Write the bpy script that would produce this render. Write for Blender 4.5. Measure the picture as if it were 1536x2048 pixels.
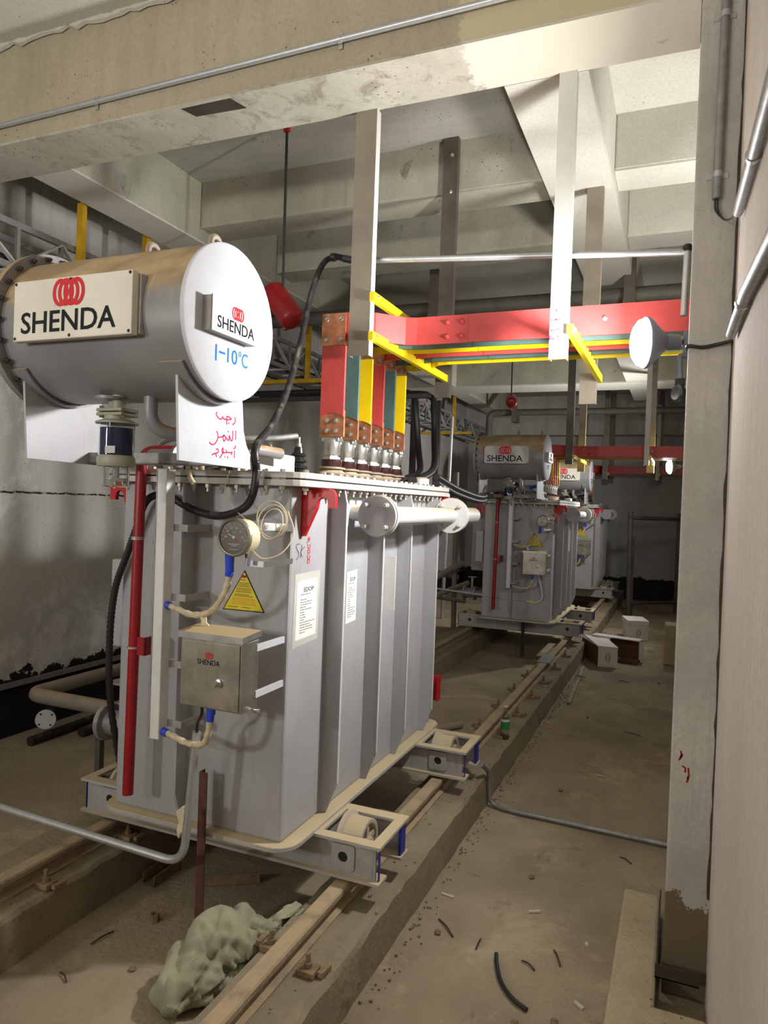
import bpy, math, random
from mathutils import Vector, Matrix
random.seed(7)
for _o in list(bpy.data.objects): bpy.data.objects.remove(_o, do_unlink=True)
SC = bpy.context.scene
COL = SC.collection

# ---------------------------------------------------------------- camera
CAMZ = 1.85
def _cam():
    yaw, pit, rol = math.radians(22.53), math.radians(-0.7135), math.radians(2.103)
    f = Vector((-math.sin(yaw)*math.cos(pit), math.cos(yaw)*math.cos(pit), math.sin(pit)))
    rt = Vector((math.cos(yaw), math.sin(yaw), 0)); up = rt.cross(f)
    R = rt*math.cos(rol)+up*math.sin(rol); U = up*math.cos(rol)-rt*math.sin(rol)
    cd = bpy.data.cameras.new('camera'); c = bpy.data.objects.new('camera', cd); COL.objects.link(c)
    m = Matrix((R, U, -f)).transposed().to_4x4(); m.translation = (0, 0, CAMZ); c.matrix_world = m
    cd.sensor_fit = 'VERTICAL'; cd.sensor_height = 36.0; cd.sensor_width = 27.0
    cd.lens = 36.0*1431.0/2048.0; cd.clip_start = 0.02; cd.clip_end = 200
    SC.camera = c
_cam()

# ---------------------------------------------------------------- world, lights, exposure
SC.view_settings.view_transform = 'Standard'; SC.view_settings.look = 'None'
SC.view_settings.gamma = 1.0; SC.view_settings.use_curve_mapping = False
SC.view_settings.exposure = 0.0
W = bpy.data.worlds.new('world'); SC.world = W; W.use_nodes = True
W.node_tree.nodes['Background'].inputs[0].default_value = (0.9, 0.95, 1, 1)
W.node_tree.nodes['Background'].inputs[1].default_value = 0.02

def area(name, loc, aim, w, h, power, col=(1, 1, 1), spread=180):
    d = bpy.data.lights.new(name, 'AREA'); d.shape = 'RECTANGLE'; d.size = w; d.size_y = h
    d.energy = power; d.color = col; d.spread = math.radians(spread)
    o = bpy.data.objects.new(name, d); COL.objects.link(o); o.location = loc
    o.rotation_euler = (Vector(aim)-Vector(loc)).to_track_quat('-Z', 'Y').to_euler()
    return o
# flood lamp behind the camera, followed by added fill lights
area('flood_lamp_light_rear_left', (-3.9, -2.6, 2.35), (-1.6, 2.6, 1.9), .28, .28, 58, (1, .965, .91))
area('fill_light_rear_up', (-2.2, -2.2, 2.6), (-2.0, -1.0, 4.4), .5, .5, 92, (1, .975, .94))  # added fill, bounced off the ceiling to lift the ambient light
area('fill_light_right_bay', (.5, 4.25, 2.6), (-1.2, 4.9, 4.0), .25, .25, 42, (1, .98, .95))  # added fill hidden behind the column to brighten the right bay

# ---------------------------------------------------------------- materials
MATS = {}
def srgb(c):
    return tuple(((v/255.0)/12.92 if v/255.0 <= .04045 else ((v/255.0+.055)/1.055)**2.4) for v in c)+(1,)
class NT:
    def __init__(s, name):
        s.m = bpy.data.materials.new(name); s.m.use_nodes = True; s.t = s.m.node_tree
        s.b = s.t.nodes['Principled BSDF']; s.tc = s.t.nodes.new('ShaderNodeTexCoord')
    def n(s, t, **k):
        nd = s.t.nodes.new(t)
        for a, v in k.items(): setattr(nd, a, v)
        return nd
    def l(s, a, b): s.t.links.new(a, b)
    def coord(s, scale=(1, 1, 1)):
        mp = s.n('ShaderNodeMapping'); mp.inputs['Scale'].default_value = scale
        s.l(s.tc.outputs['Object'], mp.inputs['Vector']); return mp.outputs['Vector']
    def noise(s, scale, detail=4, rough=.6, vec=None, dist=0):
        nd = s.n('ShaderNodeTexNoise'); nd.inputs['Scale'].default_value = scale
        nd.inputs['Detail'].default_value = detail; nd.inputs['Roughness'].default_value = rough
        nd.inputs['Distortion'].default_value = dist
        s.l(vec if vec is not None else s.coord(), nd.inputs['Vector']); return nd.outputs['Fac']
    def ramp(s, fac, lo, hi):
        r = s.n('ShaderNodeMapRange'); r.inputs['From Min'].default_value = lo; r.inputs['From Max'].default_value = hi
        s.l(fac, r.inputs['Value']); return r.outputs['Result']
    def math(s, op, a, b=None):
        m = s.n('ShaderNodeMath', operation=op)
        for i, v in enumerate((a, b)):
            if v is None: continue
            if isinstance(v, (int, float)): m.inputs[i].default_value = v
            else: s.l(v, m.inputs[i])
        return m.outputs[0]
    def mix(s, fac, a, b):
        m = s.n('ShaderNodeMix', data_type='RGBA')
        if isinstance(fac, (int, float)): m.inputs[0].default_value = fac
        else: s.l(fac, m.inputs[0])
        for i, v in ((6, a), (7, b)):
            if isinstance(v, tuple): m.inputs[i].default_value = v
            else: s.l(v, m.inputs[i])
        return m.outputs[2]
    def upness(s):
        g = s.n('ShaderNodeNewGeometry'); x = s.n('ShaderNodeSeparateXYZ'); s.l(g.outputs['Normal'], x.inputs[0]); return x.outputs['Z']
    def bump(s, h, strength, dist=.01):
        b = s.n('ShaderNodeBump'); b.inputs['Strength'].default_value = strength; b.inputs['Distance'].default_value = dist
        s.l(h, b.inputs['Height']); s.l(b.outputs[0], s.b.inputs['Normal'])
    def done(s, name, col, rough=.7, metal=0):
        if isinstance(col, tuple): s.b.inputs['Base Color'].default_value = col
        else: s.l(col, s.b.inputs['Base Color'])
        if isinstance(rough, (int, float)): s.b.inputs['Roughness'].default_value = rough
        else: s.l(rough, s.b.inputs['Roughness'])
        s.b.inputs['Metallic'].default_value = metal
        MATS[name] = s.m; return s.m

def paint(name, c, rough=.45, metal=0, var=.12, scale=6, dust=None, dust_amt=.5, chips=None, bump=0, spec=.5, grime=None):
    """painted / plain material: colour with slight procedural variation, dust lying on upward faces, chipped marks"""
    t = NT(name); base = srgb(c); dark = tuple(v*(1-var*1.6) for v in base[:3])+(1,); light = tuple(min(1, v*(1+var)) for v in base[:3])+(1,)
    col = t.mix(t.ramp(t.noise(scale, 5), .35, .68), dark, light)
    if chips:
        f = t.ramp(t.noise(38, 3, .7), .70, .74); col = t.mix(t.math('MULTIPLY', f, .8), col, srgb(chips))
    if grime:        # run marks and smears of dirt: (colour, amount)
        g1 = t.ramp(t.noise(4, 7, .7, t.coord((7, 7, .6))), .52, .78); g2 = t.ramp(t.noise(3, 8, .72, dist=.8), .5, .72)
        col = t.mix(t.math('MULTIPLY', t.math('MAXIMUM', g1, g2), grime[1]), col, srgb(grime[0]))
    r = rough
    if dust:
        u = t.ramp(t.upness(), .25, .8); n = t.ramp(t.noise(9, 5, .65), .62-.5*dust_amt, .78-.5*dust_amt)
        f = t.math('MULTIPLY', u, n); col = t.mix(f, col, srgb(dust))
        r = t.math('ADD', t.math('MULTIPLY', f, .9-rough), rough)
    if bump: t.bump(t.noise(60, 4), bump, .004)
    t.b.inputs['Specular IOR Level'].default_value = spec
    return t.done(name, col, r, metal)

def concrete(name, c1, c2, stain=None, stain_amt=.5, scale=1.6, streak=None, pores=True, rough=.9, bump=.35, paintx=None, joint=None, low=None, patches=None):
    t = NT(name)
    col = t.mix(t.ramp(t.noise(scale, 7, .62), .33, .68), srgb(c1), srgb(c2))
    fine = t.noise(55, 5, .7)
    col = t.mix(t.math('MULTIPLY', t.ramp(fine, .42, .72), .5), col, tuple(v*.62 for v in srgb(c1)[:3])+(1,))
    if streak:
        s = t.noise(2.2, 5, .6, t.coord(streak)); col = t.mix(t.math('MULTIPLY', t.ramp(s, .45, .75), .55), col, tuple(v*.68 for v in srgb(c1)[:3])+(1,))
    if patches:      # pale patches; on the left wall mottled light put into colour
        f = t.ramp(t.noise(patches[1], 8, .68, dist=.4), patches[2], patches[2]+.06); col = t.mix(t.math('MULTIPLY', f, .75), col, srgb(patches[0]))
    if stain:
        f = t.ramp(t.noise(scale*2.3, 8, .7, dist=.6), .66-.18*stain_amt, .74-.12*stain_amt); col = t.mix(t.math('MULTIPLY', f, .7), col, srgb(stain))
    if pores:
        v = t.n('ShaderNodeTexVoronoi'); v.inputs['Scale'].default_value = 26; t.l(t.coord(), v.inputs['Vector'])
        f = t.math('MULTIPLY', t.math('LESS_THAN', v.outputs['Distance'], .13), t.ramp(t.noise(3.0), .5, .6)); col = t.mix(t.math('MULTIPLY', f, .75), col, (.02, .018, .015, 1))
    if paintx:       # painted end of a member: (x limit, colour)
        sx = t.n('ShaderNodeSeparateXYZ'); t.l(t.coord(), sx.inputs[0])
        e = t.math('ADD', sx.outputs['X'], t.math('MULTIPLY', t.math('SUBTRACT', t.noise(7, 6, .7), .5), .35))
        f = t.ramp(e, paintx[0]-.012, paintx[0]+.012)
        scuff = t.ramp(t.noise(5, 8, .75, dist=.5), .30, .36); col = t.mix(t.math('MULTIPLY', f, scuff), col, srgb(paintx[1]))
    if joint:        # dark pour joint at a height
        sx = t.n('ShaderNodeSeparateXYZ'); t.l(t.coord(), sx.inputs[0])
        for z in joint:
            e = t.math('ABSOLUTE', t.math('SUBTRACT', t.math('ADD', sx.outputs['Z'], t.math('MULTIPLY', t.math('SUBTRACT', t.noise(9, 5, .7), .5), .04)), z))
            f = t.math('MULTIPLY', t.math('LESS_THAN', e, .008), t.ramp(t.noise(12), .35, .5)); col = t.mix(f, col, (.025, .022, .02, 1))
    if low:          # black bitumen coat along the foot of the wall with a ragged upper rim: (height, colour)
        sx = t.n('ShaderNodeSeparateXYZ'); t.l(t.coord(), sx.inputs[0])
        e = t.math('ADD', sx.outputs['Z'], t.math('MULTIPLY', t.math('SUBTRACT', t.noise(4.5, 7, .72), .5), low[2]))
        f = t.math('LESS_THAN', e, low[0]); col = t.mix(f, col, srgb(low[1]))
    t.bump(t.math('ADD', t.noise(18, 8, .65), t.math('MULTIPLY', fine, .5)), bump, .012)
    t.b.inputs['Specular IOR Level'].default_value = .25
    return t.done(name, col, rough)

# structure
concrete('beam', (190, 179, 155), (172, 161, 138), stain=(124, 114, 96), stain_amt=.1, streak=(6, 6, .8), paintx=(-.95, (206, 193, 162)))
concrete('beam_soffit', (198, 194, 178), (176, 171, 154), stain=(126, 119, 102), stain_amt=.75, scale=2.8, streak=(6, 1, 1), paintx=(-.95, (214, 208, 190)))
concrete('beam_grey', (190, 187, 170), (166, 164, 148), stain=(86, 84, 74), stain_amt=.3, scale=2, streak=(3, 3, 1))
concrete('beam_white', (214, 211, 201), (200, 197, 186), stain=(120, 114, 100), stain_amt=-.15, scale=1.2, pores=False, bump=.15)
concrete('slab', (186, 184, 172), (162, 160, 150), stain=(116, 113, 104), stain_amt=.15, scale=1.3, streak=(1, 9, 1))
concrete('slab_white', (214, 211, 198), (198, 195, 182), stain=(130, 124, 110), stain_amt=-.1, scale=1.2, bump=.15)
concrete('wall_left', (206, 203, 196), (174, 171, 163), stain=(116, 112, 104), stain_amt=.12, scale=.9, streak=(5, 5, .35), joint=(1.83, 3.3), low=(.47, (30, 29, 28), .42), patches=((214, 212, 206), .9, .56))
concrete('wall_back', (204, 204, 202), (176, 176, 175), stain=(100, 98, 94), stain_amt=.1, scale=.7, streak=(3, 3, .4), low=(.46, (50, 48, 46), .4))
concrete('wall_right', (216, 206, 196), (196, 186, 176), stain=(140, 130, 118), stain_amt=-.1, scale=.8, streak=(14, 14, .35), pores=False, bump=.2)
concrete('column', (204, 199, 190), (174, 169, 160), stain=(116, 110, 98), stain_amt=.05, scale=2.2, streak=(26, 26, .9), pores=False, bump=.6, low=(.36, (112, 100, 80), .5))
concrete('floor', (176, 160, 134), (134, 120, 98), stain=(98, 84, 66), stain_amt=.35, scale=1.1, pores=False, bump=.8, patches=((182, 165, 136), 1.3, .55))
concrete('plinth', (160, 146, 120), (130, 118, 96), stain=(90, 80, 64), stain_amt=.3, scale=2.4, bump=.8)
concrete('block', (196, 180, 148), (168, 152, 124), stain=(96, 84, 66), stain_amt=.2, scale=3, bump=.6)
paint('dirty_gap', (60, 54, 46), .9)
# transformer paints
paint('tank', (168, 168, 171), .42, grime=((132, 124, 112), .34), var=.05, scale=2.5, chips=(150, 148, 146), dust=(178, 163, 134), dust_amt=.8)
paint('tank_edge', (206, 205, 203), .45, var=.06, dust=(184, 169, 140), dust_amt=.7)
paint('lid_paint', (196, 194, 186), .5, var=.1, scale=9, dust=(184, 169, 140), dust_amt=.6)
paint('base_dusty', (176, 172, 166), .6, var=.08, dust=(188, 170, 136), dust_amt=1.1)
paint('frame_grey', (166, 165, 163), .5, grime=((112, 100, 82), .6), var=.08, dust=(178, 160, 128), dust_amt=.85)
paint('wheel_paint', (184, 177, 163), .6, grime=((120, 104, 82), .5), var=.1, dust=(180, 162, 130), dust_amt=.9)
paint('blue_paint', (34, 42, 150), .45, chips=(150, 140, 120))
paint('red_paint', (196, 26, 34), .38, var=.1)
paint('red_dark', (150, 16, 28), .4, var=.1)
paint('white_paint', (196, 198, 203), .6, grime=((160, 154, 142), .22), var=.03, chips=(165, 157, 140), spec=.2)
paint('duct_white', (222, 223, 221), .45, grime=((170, 162, 146), .35), var=.04, chips=(190, 182, 168))
paint('steel', (188, 188, 186), .38, metal=.85, var=.12, scale=14, dust=(188, 168, 132), dust_amt=.8)
paint('steel_box', (176, 170, 158), .36, metal=.8, var=.16, scale=11, chips=(206, 200, 190))
paint('silver', (206, 206, 204), .3, metal=.9, var=.08)
paint('galv', (190, 192, 194), .42, metal=.7, var=.05, scale=40)
paint('galv_grey', (150, 150, 148), .5, metal=.5, var=.15, scale=20)
paint('bolt', (186, 180, 168), .5, metal=.6, var=.1)
paint('copper', (212, 146, 110), .42, metal=.7, var=.28, scale=16)
paint('bus_red', (202, 74, 72), .48, var=.06, scale=10)
paint('bus_green', (82, 112, 108), .45, var=.1, scale=12)
paint('bus_yellow', (244, 206, 8), .45, var=.04)
paint('arm_yellow', (248, 222, 22), .5, var=.05)
paint('yellow_dull', (206, 160, 24), .55, var=.15)
paint('insulator_brown', (58, 32, 30), .25, var=.1)
paint('insulator_skirt', (150, 136, 122), .55, var=.1, dust=(176, 160, 134))
paint('insulator_black', (28, 28, 28), .3, var=.1)
paint('rubber', (32, 32, 33), .45, var=.1, dust=(120, 112, 100), dust_amt=.2)
paint('cable_black', (30, 31, 33), .45)
paint('black_paint', (26, 26, 27), .5)
paint('ink_black', (44, 46, 50), .9, var=.02, spec=.05)
paint('ink_pen', (96, 96, 100), .9, var=.02, spec=.05)
paint('ink_red', (214, 52, 92), .9, var=.03, spec=.05)
paint('logo_red', (204, 62, 68), .9, var=.03, spec=.05)
paint('ink_blue', (34, 126, 214), .9, var=.02, spec=.05)
paint('sign_cream', (216, 211, 196), .42, var=.05, scale=5, chips=(170, 164, 150))
paint('sign_steel', (188, 184, 180), .5, metal=.3, var=.1, scale=10)
paint('silica', (36, 38, 86), .75, var=.12, scale=60, bump=.5)
paint('breather_green', (150, 150, 132), .5, var=.06)
paint('brass', (140, 120, 90), .4, metal=.6)
paint('sleeve_blue', (48, 76, 206), .4, var=.05)
paint('sleeve_tan', (206, 190, 160), .7, var=.12, scale=40, bump=.4)
paint('tape', (214, 200, 172), .75, var=.12, scale=30, bump=.4)
paint('label_yellow', (222, 200, 30), .45, var=.04)
paint('label_text', (110, 100, 20), .6, var=.04)
paint('label_orange', (206, 140, 20), .6, var=.04)
paint('label_maroon', (148, 36, 44), .6)
paint('paper', (236, 236, 226), .7, var=.02)
paint('paper_tape', (196, 196, 186), .4, var=.06)
paint('dial_black', (40, 42, 46), .35, var=.05)
paint('dial_white', (205, 205, 205), .5, var=.02)
paint('gauge_body', (214, 200, 168), .5, var=.06)
paint('rust', (92, 58, 46), .8, var=.2, scale=20, bump=.4)
paint('rust_dust', (136, 112, 84), .85, var=.2, scale=16, bump=.5)
paint('rail_top', (156, 138, 112), .75, var=.18, scale=14, bump=.5, dust=(172, 150, 118), dust_amt=.5)
paint('hanger', (146, 137, 123), .5, metal=.35, var=.12, scale=4)
paint('hanger_dark', (104, 96, 86), .5, metal=.4, var=.15, scale=5)
paint('hanger_white', (208, 207, 200), .45, var=.04)
paint('pipe_dark', (92, 88, 80), .6, var=.18, scale=5)
paint('pipe_grey', (132, 126, 116), .6, var=.1, scale=6, dust=(150, 130, 104), dust_amt=.6)
paint('flange_white', (200, 202, 204), .5, var=.03)
paint('lamp_body', (120, 126, 140), .45, var=.06)
paint('carton_white', (228, 222, 216), .8, var=.04)
paint('carton_brown', (112, 82, 58), .85, var=.1)
paint('wood', (170, 150, 120), .8, var=.15, scale=12)
paint('post_black', (40, 36, 36), .6, var=.12, dust=(110, 96, 78), dust_amt=.2)
paint('scrap_dark', (66, 56, 46), .85, var=.2)
paint('scrap_light', (206, 196, 172), .85, var=.1)
paint('tray', (150, 150, 150), .5, metal=.4, var=.12)
paint('tray_lit', (196, 196, 194), .5, metal=.3, var=.1)
paint('bottle_label', (36, 138, 66), .45, var=.08)
paint('bottle_band', (214, 218, 214), .5, var=.03)

def _cloth():
    t = NT('cloth'); col = t.mix(t.ramp(t.noise(7, 6, .6), .3, .7), srgb((142, 142, 116)), srgb((176, 174, 148)))
    w = t.n('ShaderNodeTexWave'); w.inputs['Scale'].default_value = 120; w.inputs['Distortion'].default_value = 4; t.l(t.coord(), w.inputs['Vector'])
    t.bump(t.math('ADD', t.math('MULTIPLY', w.outputs['Fac'], .3), t.noise(22, 6, .6)), .5, .006); t.b.inputs['Specular IOR Level'].default_value = .15
    t.done('cloth', col, .95)
_cloth()
def _dusty_shell():   # conservator: grey paint, thick tan dust on the upper half with run marks
    t = NT('conservator_paint')
    g = t.n('ShaderNodeNewGeometry'); x = t.n('ShaderNodeSeparateXYZ'); t.l(g.outputs['Normal'], x.inputs[0])
    base = t.mix(t.ramp(t.noise(3, 4), .35, .65), srgb((122, 121, 122)), srgb((136, 135, 136)))
    run = t.noise(5, 6, .7, t.coord((14, 1, .5)))
    e = t.math('ADD', x.outputs['Z'], t.math('MULTIPLY', t.math('SUBTRACT', run, .5), 1.1))
    f = t.ramp(e, .12, .34)
    tan = t.mix(t.ramp(t.noise(5, 6, .55, t.coord((1, 1.5, 2)), dist=.3), .40, .60), srgb((142, 120, 90)), srgb((172, 149, 114)))
    col = t.mix(f, base, tan)
    t.done('conservator_paint', col, t.math('ADD', t.math('MULTIPLY', f, .5), .38))
_dusty_shell()
def _glass(name, tint, rough=.05, ior=1.3):
    t = NT(name); t.b.inputs['Transmission Weight'].default_value = 1.0; t.b.inputs['IOR'].default_value = ior
    t.done(name, srgb(tint), rough)
_glass('glass_clear', (236, 240, 238)); _glass('bottle_plastic', (240, 244, 240), .04, 1.12)
def _emit(name, c, s):
    t = NT(name); t.b.inputs['Emission Color'].default_value = c; t.b.inputs['Emission Strength'].default_value = s; t.done(name, (.8, .8, .8, 1), .5)
_emit('lamp_glow', (.95, .97, 1, 1), 230)
# ---------------------------------------------------------------- geometry helpers
ORG = Vector((0, 0, 0))
def V3(*a): return Vector(a)
class MB:
    def __init__(s): s.v = []; s.f = []
    def add(s, vs, fs):
        o = len(s.v); s.v += [Vector(p) for p in vs]; s.f += [tuple(i+o for i in f) for f in fs]; return s
    def box(s, x0, x1, y0, y1, z0, z1):
        vs = [(x, y, z) for z in (z0, z1) for y in (y0, y1) for x in (x0, x1)]
        return s.add(vs, [(0, 2, 3, 1), (4, 5, 7, 6), (0, 1, 5, 4), (2, 6, 7, 3), (0, 4, 6, 2), (1, 3, 7, 5)])
    def bar(s, p0, p1, w, h, up=(0, 0, 1)):        # rectangular bar between two points
        p0, p1 = Vector(p0), Vector(p1); d = (p1-p0).normalized(); u = Vector(up)
        if abs(d.dot(u)) > .98: u = Vector((0, 1, 0))
        r = d.cross(u).normalized()*w/2; t = r.cross(d).normalized()*h/2
        vs = [p+a*r+b*t for p in (p0, p1) for b in (-1, 1) for a in (-1, 1)]
        return s.add(vs, [(0, 2, 3, 1), (4, 5, 7, 6), (0, 1, 5, 4), (2, 6, 7, 3), (0, 4, 6, 2), (1, 3, 7, 5)])
    def lathe(s, p, axis, prof, n=20):             # profile [(radius, height)] about an axis
        p = Vector(p); a = Vector(axis).normalized(); u = a.orthogonal().normalized(); w = a.cross(u)
        vs = []
        for r, h in prof:
            for i in range(n):
                t = 2*math.pi*i/n; vs.append(p+a*h+(u*math.cos(t)+w*math.sin(t))*r)
        fs = [tuple(reversed(range(n)))]
        for k in range(len(prof)-1):
            for i in range(n):
                j = (i+1) % n; fs.append((k*n+i, k*n+j, (k+1)*n+j, (k+1)*n+i))
        fs.append(tuple(range((len(prof)-1)*n, len(prof)*n)))
        return s.add(vs, fs)
    def cyl(s, p0, p1, r, r2=None, n=16):
        p0, p1 = Vector(p0), Vector(p1); d = p1-p0
        return s.lathe(p0, d, [(r, 0), (r if r2 is None else r2, d.length)], n)
    def tube(s, pts, r, n=10):
        pts = [Vector(p) for p in pts]; m = len(pts); rs = r if isinstance(r, (list, tuple)) else [r]*m
        T = [(pts[min(i+1, m-1)]-pts[max(i-1, 0)]).normalized() for i in range(m)]
        u = T[0].orthogonal().normalized(); vs = []
        for i in range(m):
            if i: u = (u-T[i]*u.dot(T[i])).normalized()
            w = T[i].cross(u)
            for k in range(n):
                t = 2*math.pi*k/n; vs.append(pts[i]+(u*math.cos(t)+w*math.sin(t))*rs[i])
        fs = [tuple(reversed(range(n)))]
        for i in range(m-1):
            for k in range(n):
                j = (k+1) % n; fs.append((i*n+k, i*n+j, (i+1)*n+j, (i+1)*n+k))
        fs.append(tuple(range((m-1)*n, m*n)))
        return s.add(vs, fs)
    def prism(s, poly, axis, lo, hi):              # polygon extruded along x, y or z
        f = {'x': lambda a, b, c: (c, a, b), 'y': lambda a, b, c: (a, c, b), 'z': lambda a, b, c: (a, b, c)}[axis]
        n = len(poly); vs = [f(a, b, lo) for a, b in poly]+[f(a, b, hi) for a, b in poly]
        fs = [tuple(range(n)), tuple(reversed(range(n, 2*n)))]+[(i, i+n, (i+1) % n+n, (i+1) % n) for i in range(n)]
        return s.add(vs, fs)
    def build(s, name, mat, parent=None, smooth=None, bevel=0, label=None):
        me = bpy.data.meshes.new(name); me.from_pydata([p-ORG for p in s.v], [], s.f); me.update()
        import bmesh
        bm = bmesh.new(); bm.from_mesh(me); bmesh.ops.recalc_face_normals(bm, faces=bm.faces); bm.to_mesh(me); bm.free()
        me.materials.append(MATS[mat])
        if smooth:
            for p in me.polygons: p.use_smooth = True
            me.set_sharp_from_angle(angle=math.radians(smooth))
        o = bpy.data.objects.new(name, me); COL.objects.link(o)
        if parent is not None: o.parent = parent
        else: o.location = ORG
        if bevel:
            b = o.modifiers.new('bevel', 'BEVEL'); b.width = bevel; b.segments = 2; b.limit_method = 'ANGLE'; b.angle_limit = math.radians(40)
        if label: o['label'] = label
        return o
def org(p):
    global ORG; ORG = Vector(p)
def tag(o, label, cat, group=None):
    o['label'] = label; o['category'] = cat
    if group: o['group'] = group
    return o
def struct(o, label=None):
    o['kind'] = 'structure'
    if label: o['label'] = label
    return o
def thing(name, label, cat, loc, group=None):
    org(loc); e = bpy.data.objects.new(name, None); COL.objects.link(e); e.location = ORG; e.empty_display_size = .1
    return tag(e, label, cat, group)
def copy_tree(o, parent=None, skip=()):
    c = o.copy(); COL.objects.link(c); c.parent = parent
    for ch in list(o.children):
        if ch.name.split('.')[0] in skip: continue
        copy_tree(ch, c, skip)
    return c
def spline(pts, k=6):                              # Catmull-Rom through points
    P = [Vector(p) for p in pts]; P = [P[0]*2-P[1]]+P+[P[-1]*2-P[-2]]; out = []
    for i in range(1, len(P)-2):
        a, b, c, d = P[i-1:i+3]
        for j in range(k):
            t = j/k; out.append(.5*((2*b)+(c-a)*t+(2*a-5*b+4*c-d)*t*t+(3*b-a-3*c+d)*t**3))
    out.append(P[-2]); return out
def bend(pts, r=.06, k=5):                         # polyline with rounded corners
    P = [Vector(p) for p in pts]; out = [P[0]]
    for i in range(1, len(P)-1):
        a = (P[i-1]-P[i]); b = (P[i+1]-P[i]); q = min(r, a.length*.49, b.length*.49)
        s, e = P[i]+a.normalized()*q, P[i]+b.normalized()*q
        for j in range(k+1):
            t = j/k; out.append(s.lerp(P[i], t).lerp(P[i].lerp(e, t), t))
    out.append(P[-1]); return out
def rrect(x0, x1, y0, y1, r, k=5):
    out = []
    for cx, cy, a0 in ((x1-r, y0+r, -90), (x1-r, y1-r, 0), (x0+r, y1-r, 90), (x0+r, y0+r, 180)):
        for j in range(k+1):
            a = math.radians(a0+90*j/k); out.append((cx+r*math.cos(a), cy+r*math.sin(a)))
    return out
# flat marks: lettering and pen strokes lying on a surface; plane given by origin, right and up vectors
def mark(mb, O, U, Wv, pts, w, t=.0006):
    O, U, Wv = Vector(O), Vector(U), Vector(Wv); N = U.cross(Wv)
    def P(a, b, h): return O+U*a+Wv*b+N*h
    n = len(pts)
    L = []; R = []
    for i in range(n):
        a = Vector(pts[max(i-1, 0)]); b = Vector(pts[min(i+1, n-1)]); d = (b-a); d = d.normalized() if d.length > 1e-9 else Vector((1, 0))
        nn = Vector((-d[1], d[0]))*w/2; c = Vector(pts[i]); L.append(c+nn); R.append(c-nn)
    for i in range(n-1):
        q = [L[i], L[i+1], R[i+1], R[i]]; vs = [P(p[0], p[1], 0) for p in q]+[P(p[0], p[1], t) for p in q]
        mb.add(vs, [(0, 1, 2, 3), (4, 7, 6, 5), (0, 4, 5, 1), (1, 5, 6, 2), (2, 6, 7, 3), (3, 7, 4, 0)])
    return mb
def flat(mb, O, U, Wv, poly, t=.0006):
    O, U, Wv = Vector(O), Vector(U), Vector(Wv); N = U.cross(Wv); n = len(poly)
    vs = [O+U*a+Wv*b for a, b in poly]+[O+U*a+Wv*b+N*t for a, b in poly]
    return mb.add(vs, [tuple(range(n)), tuple(reversed(range(n, 2*n)))]+[(i, i+n, (i+1) % n+n, (i+1) % n) for i in range(n)])
def text(mb, s, O, U, Wv, width, height, bold=.0):
    cu = bpy.data.curves.new('t', 'FONT'); cu.body = s; cu.size = 1; cu.offset = bold; cu.extrude = .002; cu.resolution_u = 3
    o = bpy.data.objects.new('t', cu); COL.objects.link(o)
    me = bpy.data.meshes.new_from_object(o.evaluated_get(bpy.context.evaluated_depsgraph_get()))
    vs = [v.co.copy() for v in me.vertices]; fs = [tuple(p.vertices) for p in me.polygons]
    bpy.data.objects.remove(o, do_unlink=True); bpy.data.curves.remove(cu); bpy.data.meshes.remove(me)
    x0 = min(v.x for v in vs); x1 = max(v.x for v in vs); y0 = min(v.y for v in vs); y1 = max(v.y for v in vs)
    O, U, Wv = Vector(O), Vector(U), Vector(Wv); N = U.cross(Wv)
    return mb.add([O+U*((v.x-x0)/(x1-x0)*width)+Wv*((v.y-y0)/(y1-y0)*height)+N*(.0008 if v.z > 0 else 0) for v in vs], fs)
def rings(mb, O, U, Wv, w, h, th):                 # four interlocking upright ovals
    rx = w*.22
    for k in range(4):
        cx = rx+k*(w-2*rx)/3
        o = [(cx+rx*math.cos(t), h/2+h/2*math.sin(t)) for t in [2*math.pi*i/24 for i in range(25)]]
        mark(mb, Vector(O)+Vector(U).cross(Vector(Wv))*k*.0001, U, Wv, o, th)
    return mb
HEX = None
def bolt_mesh(r, h, nut=None):
    mb = MB(); mb.lathe((0, 0, 0), (0, 0, 1), [(r, 0), (r, h*.6), (r*.8, h)], 6)
    if nut: mb.lathe((0, 0, nut), (0, 0, -1), [(r*.5, 0), (r*.5, -nut*.0+.03), (r*.5, .045)], 6); mb.lathe((0, 0, nut), (0, 0, -1), [(r, 0), (r, h)], 6)
    return mb
def inst(me, name, loc, parent, rot=None):
    o = bpy.data.objects.new(name, me); COL.objects.link(o); o.parent = parent; o.location = Vector(loc)-ORG
    if rot: o.rotation_euler = rot
    return o
def raw_mesh(mb, name, mat):
    me = bpy.data.meshes.new(name); me.from_pydata(mb.v, [], mb.f); me.update(); me.materials.append(MATS[mat]); return me
X_, Y_, Z_ = Vector((1, 0, 0)), Vector((0, 1, 0)), Vector((0, 0, 1))
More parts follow.
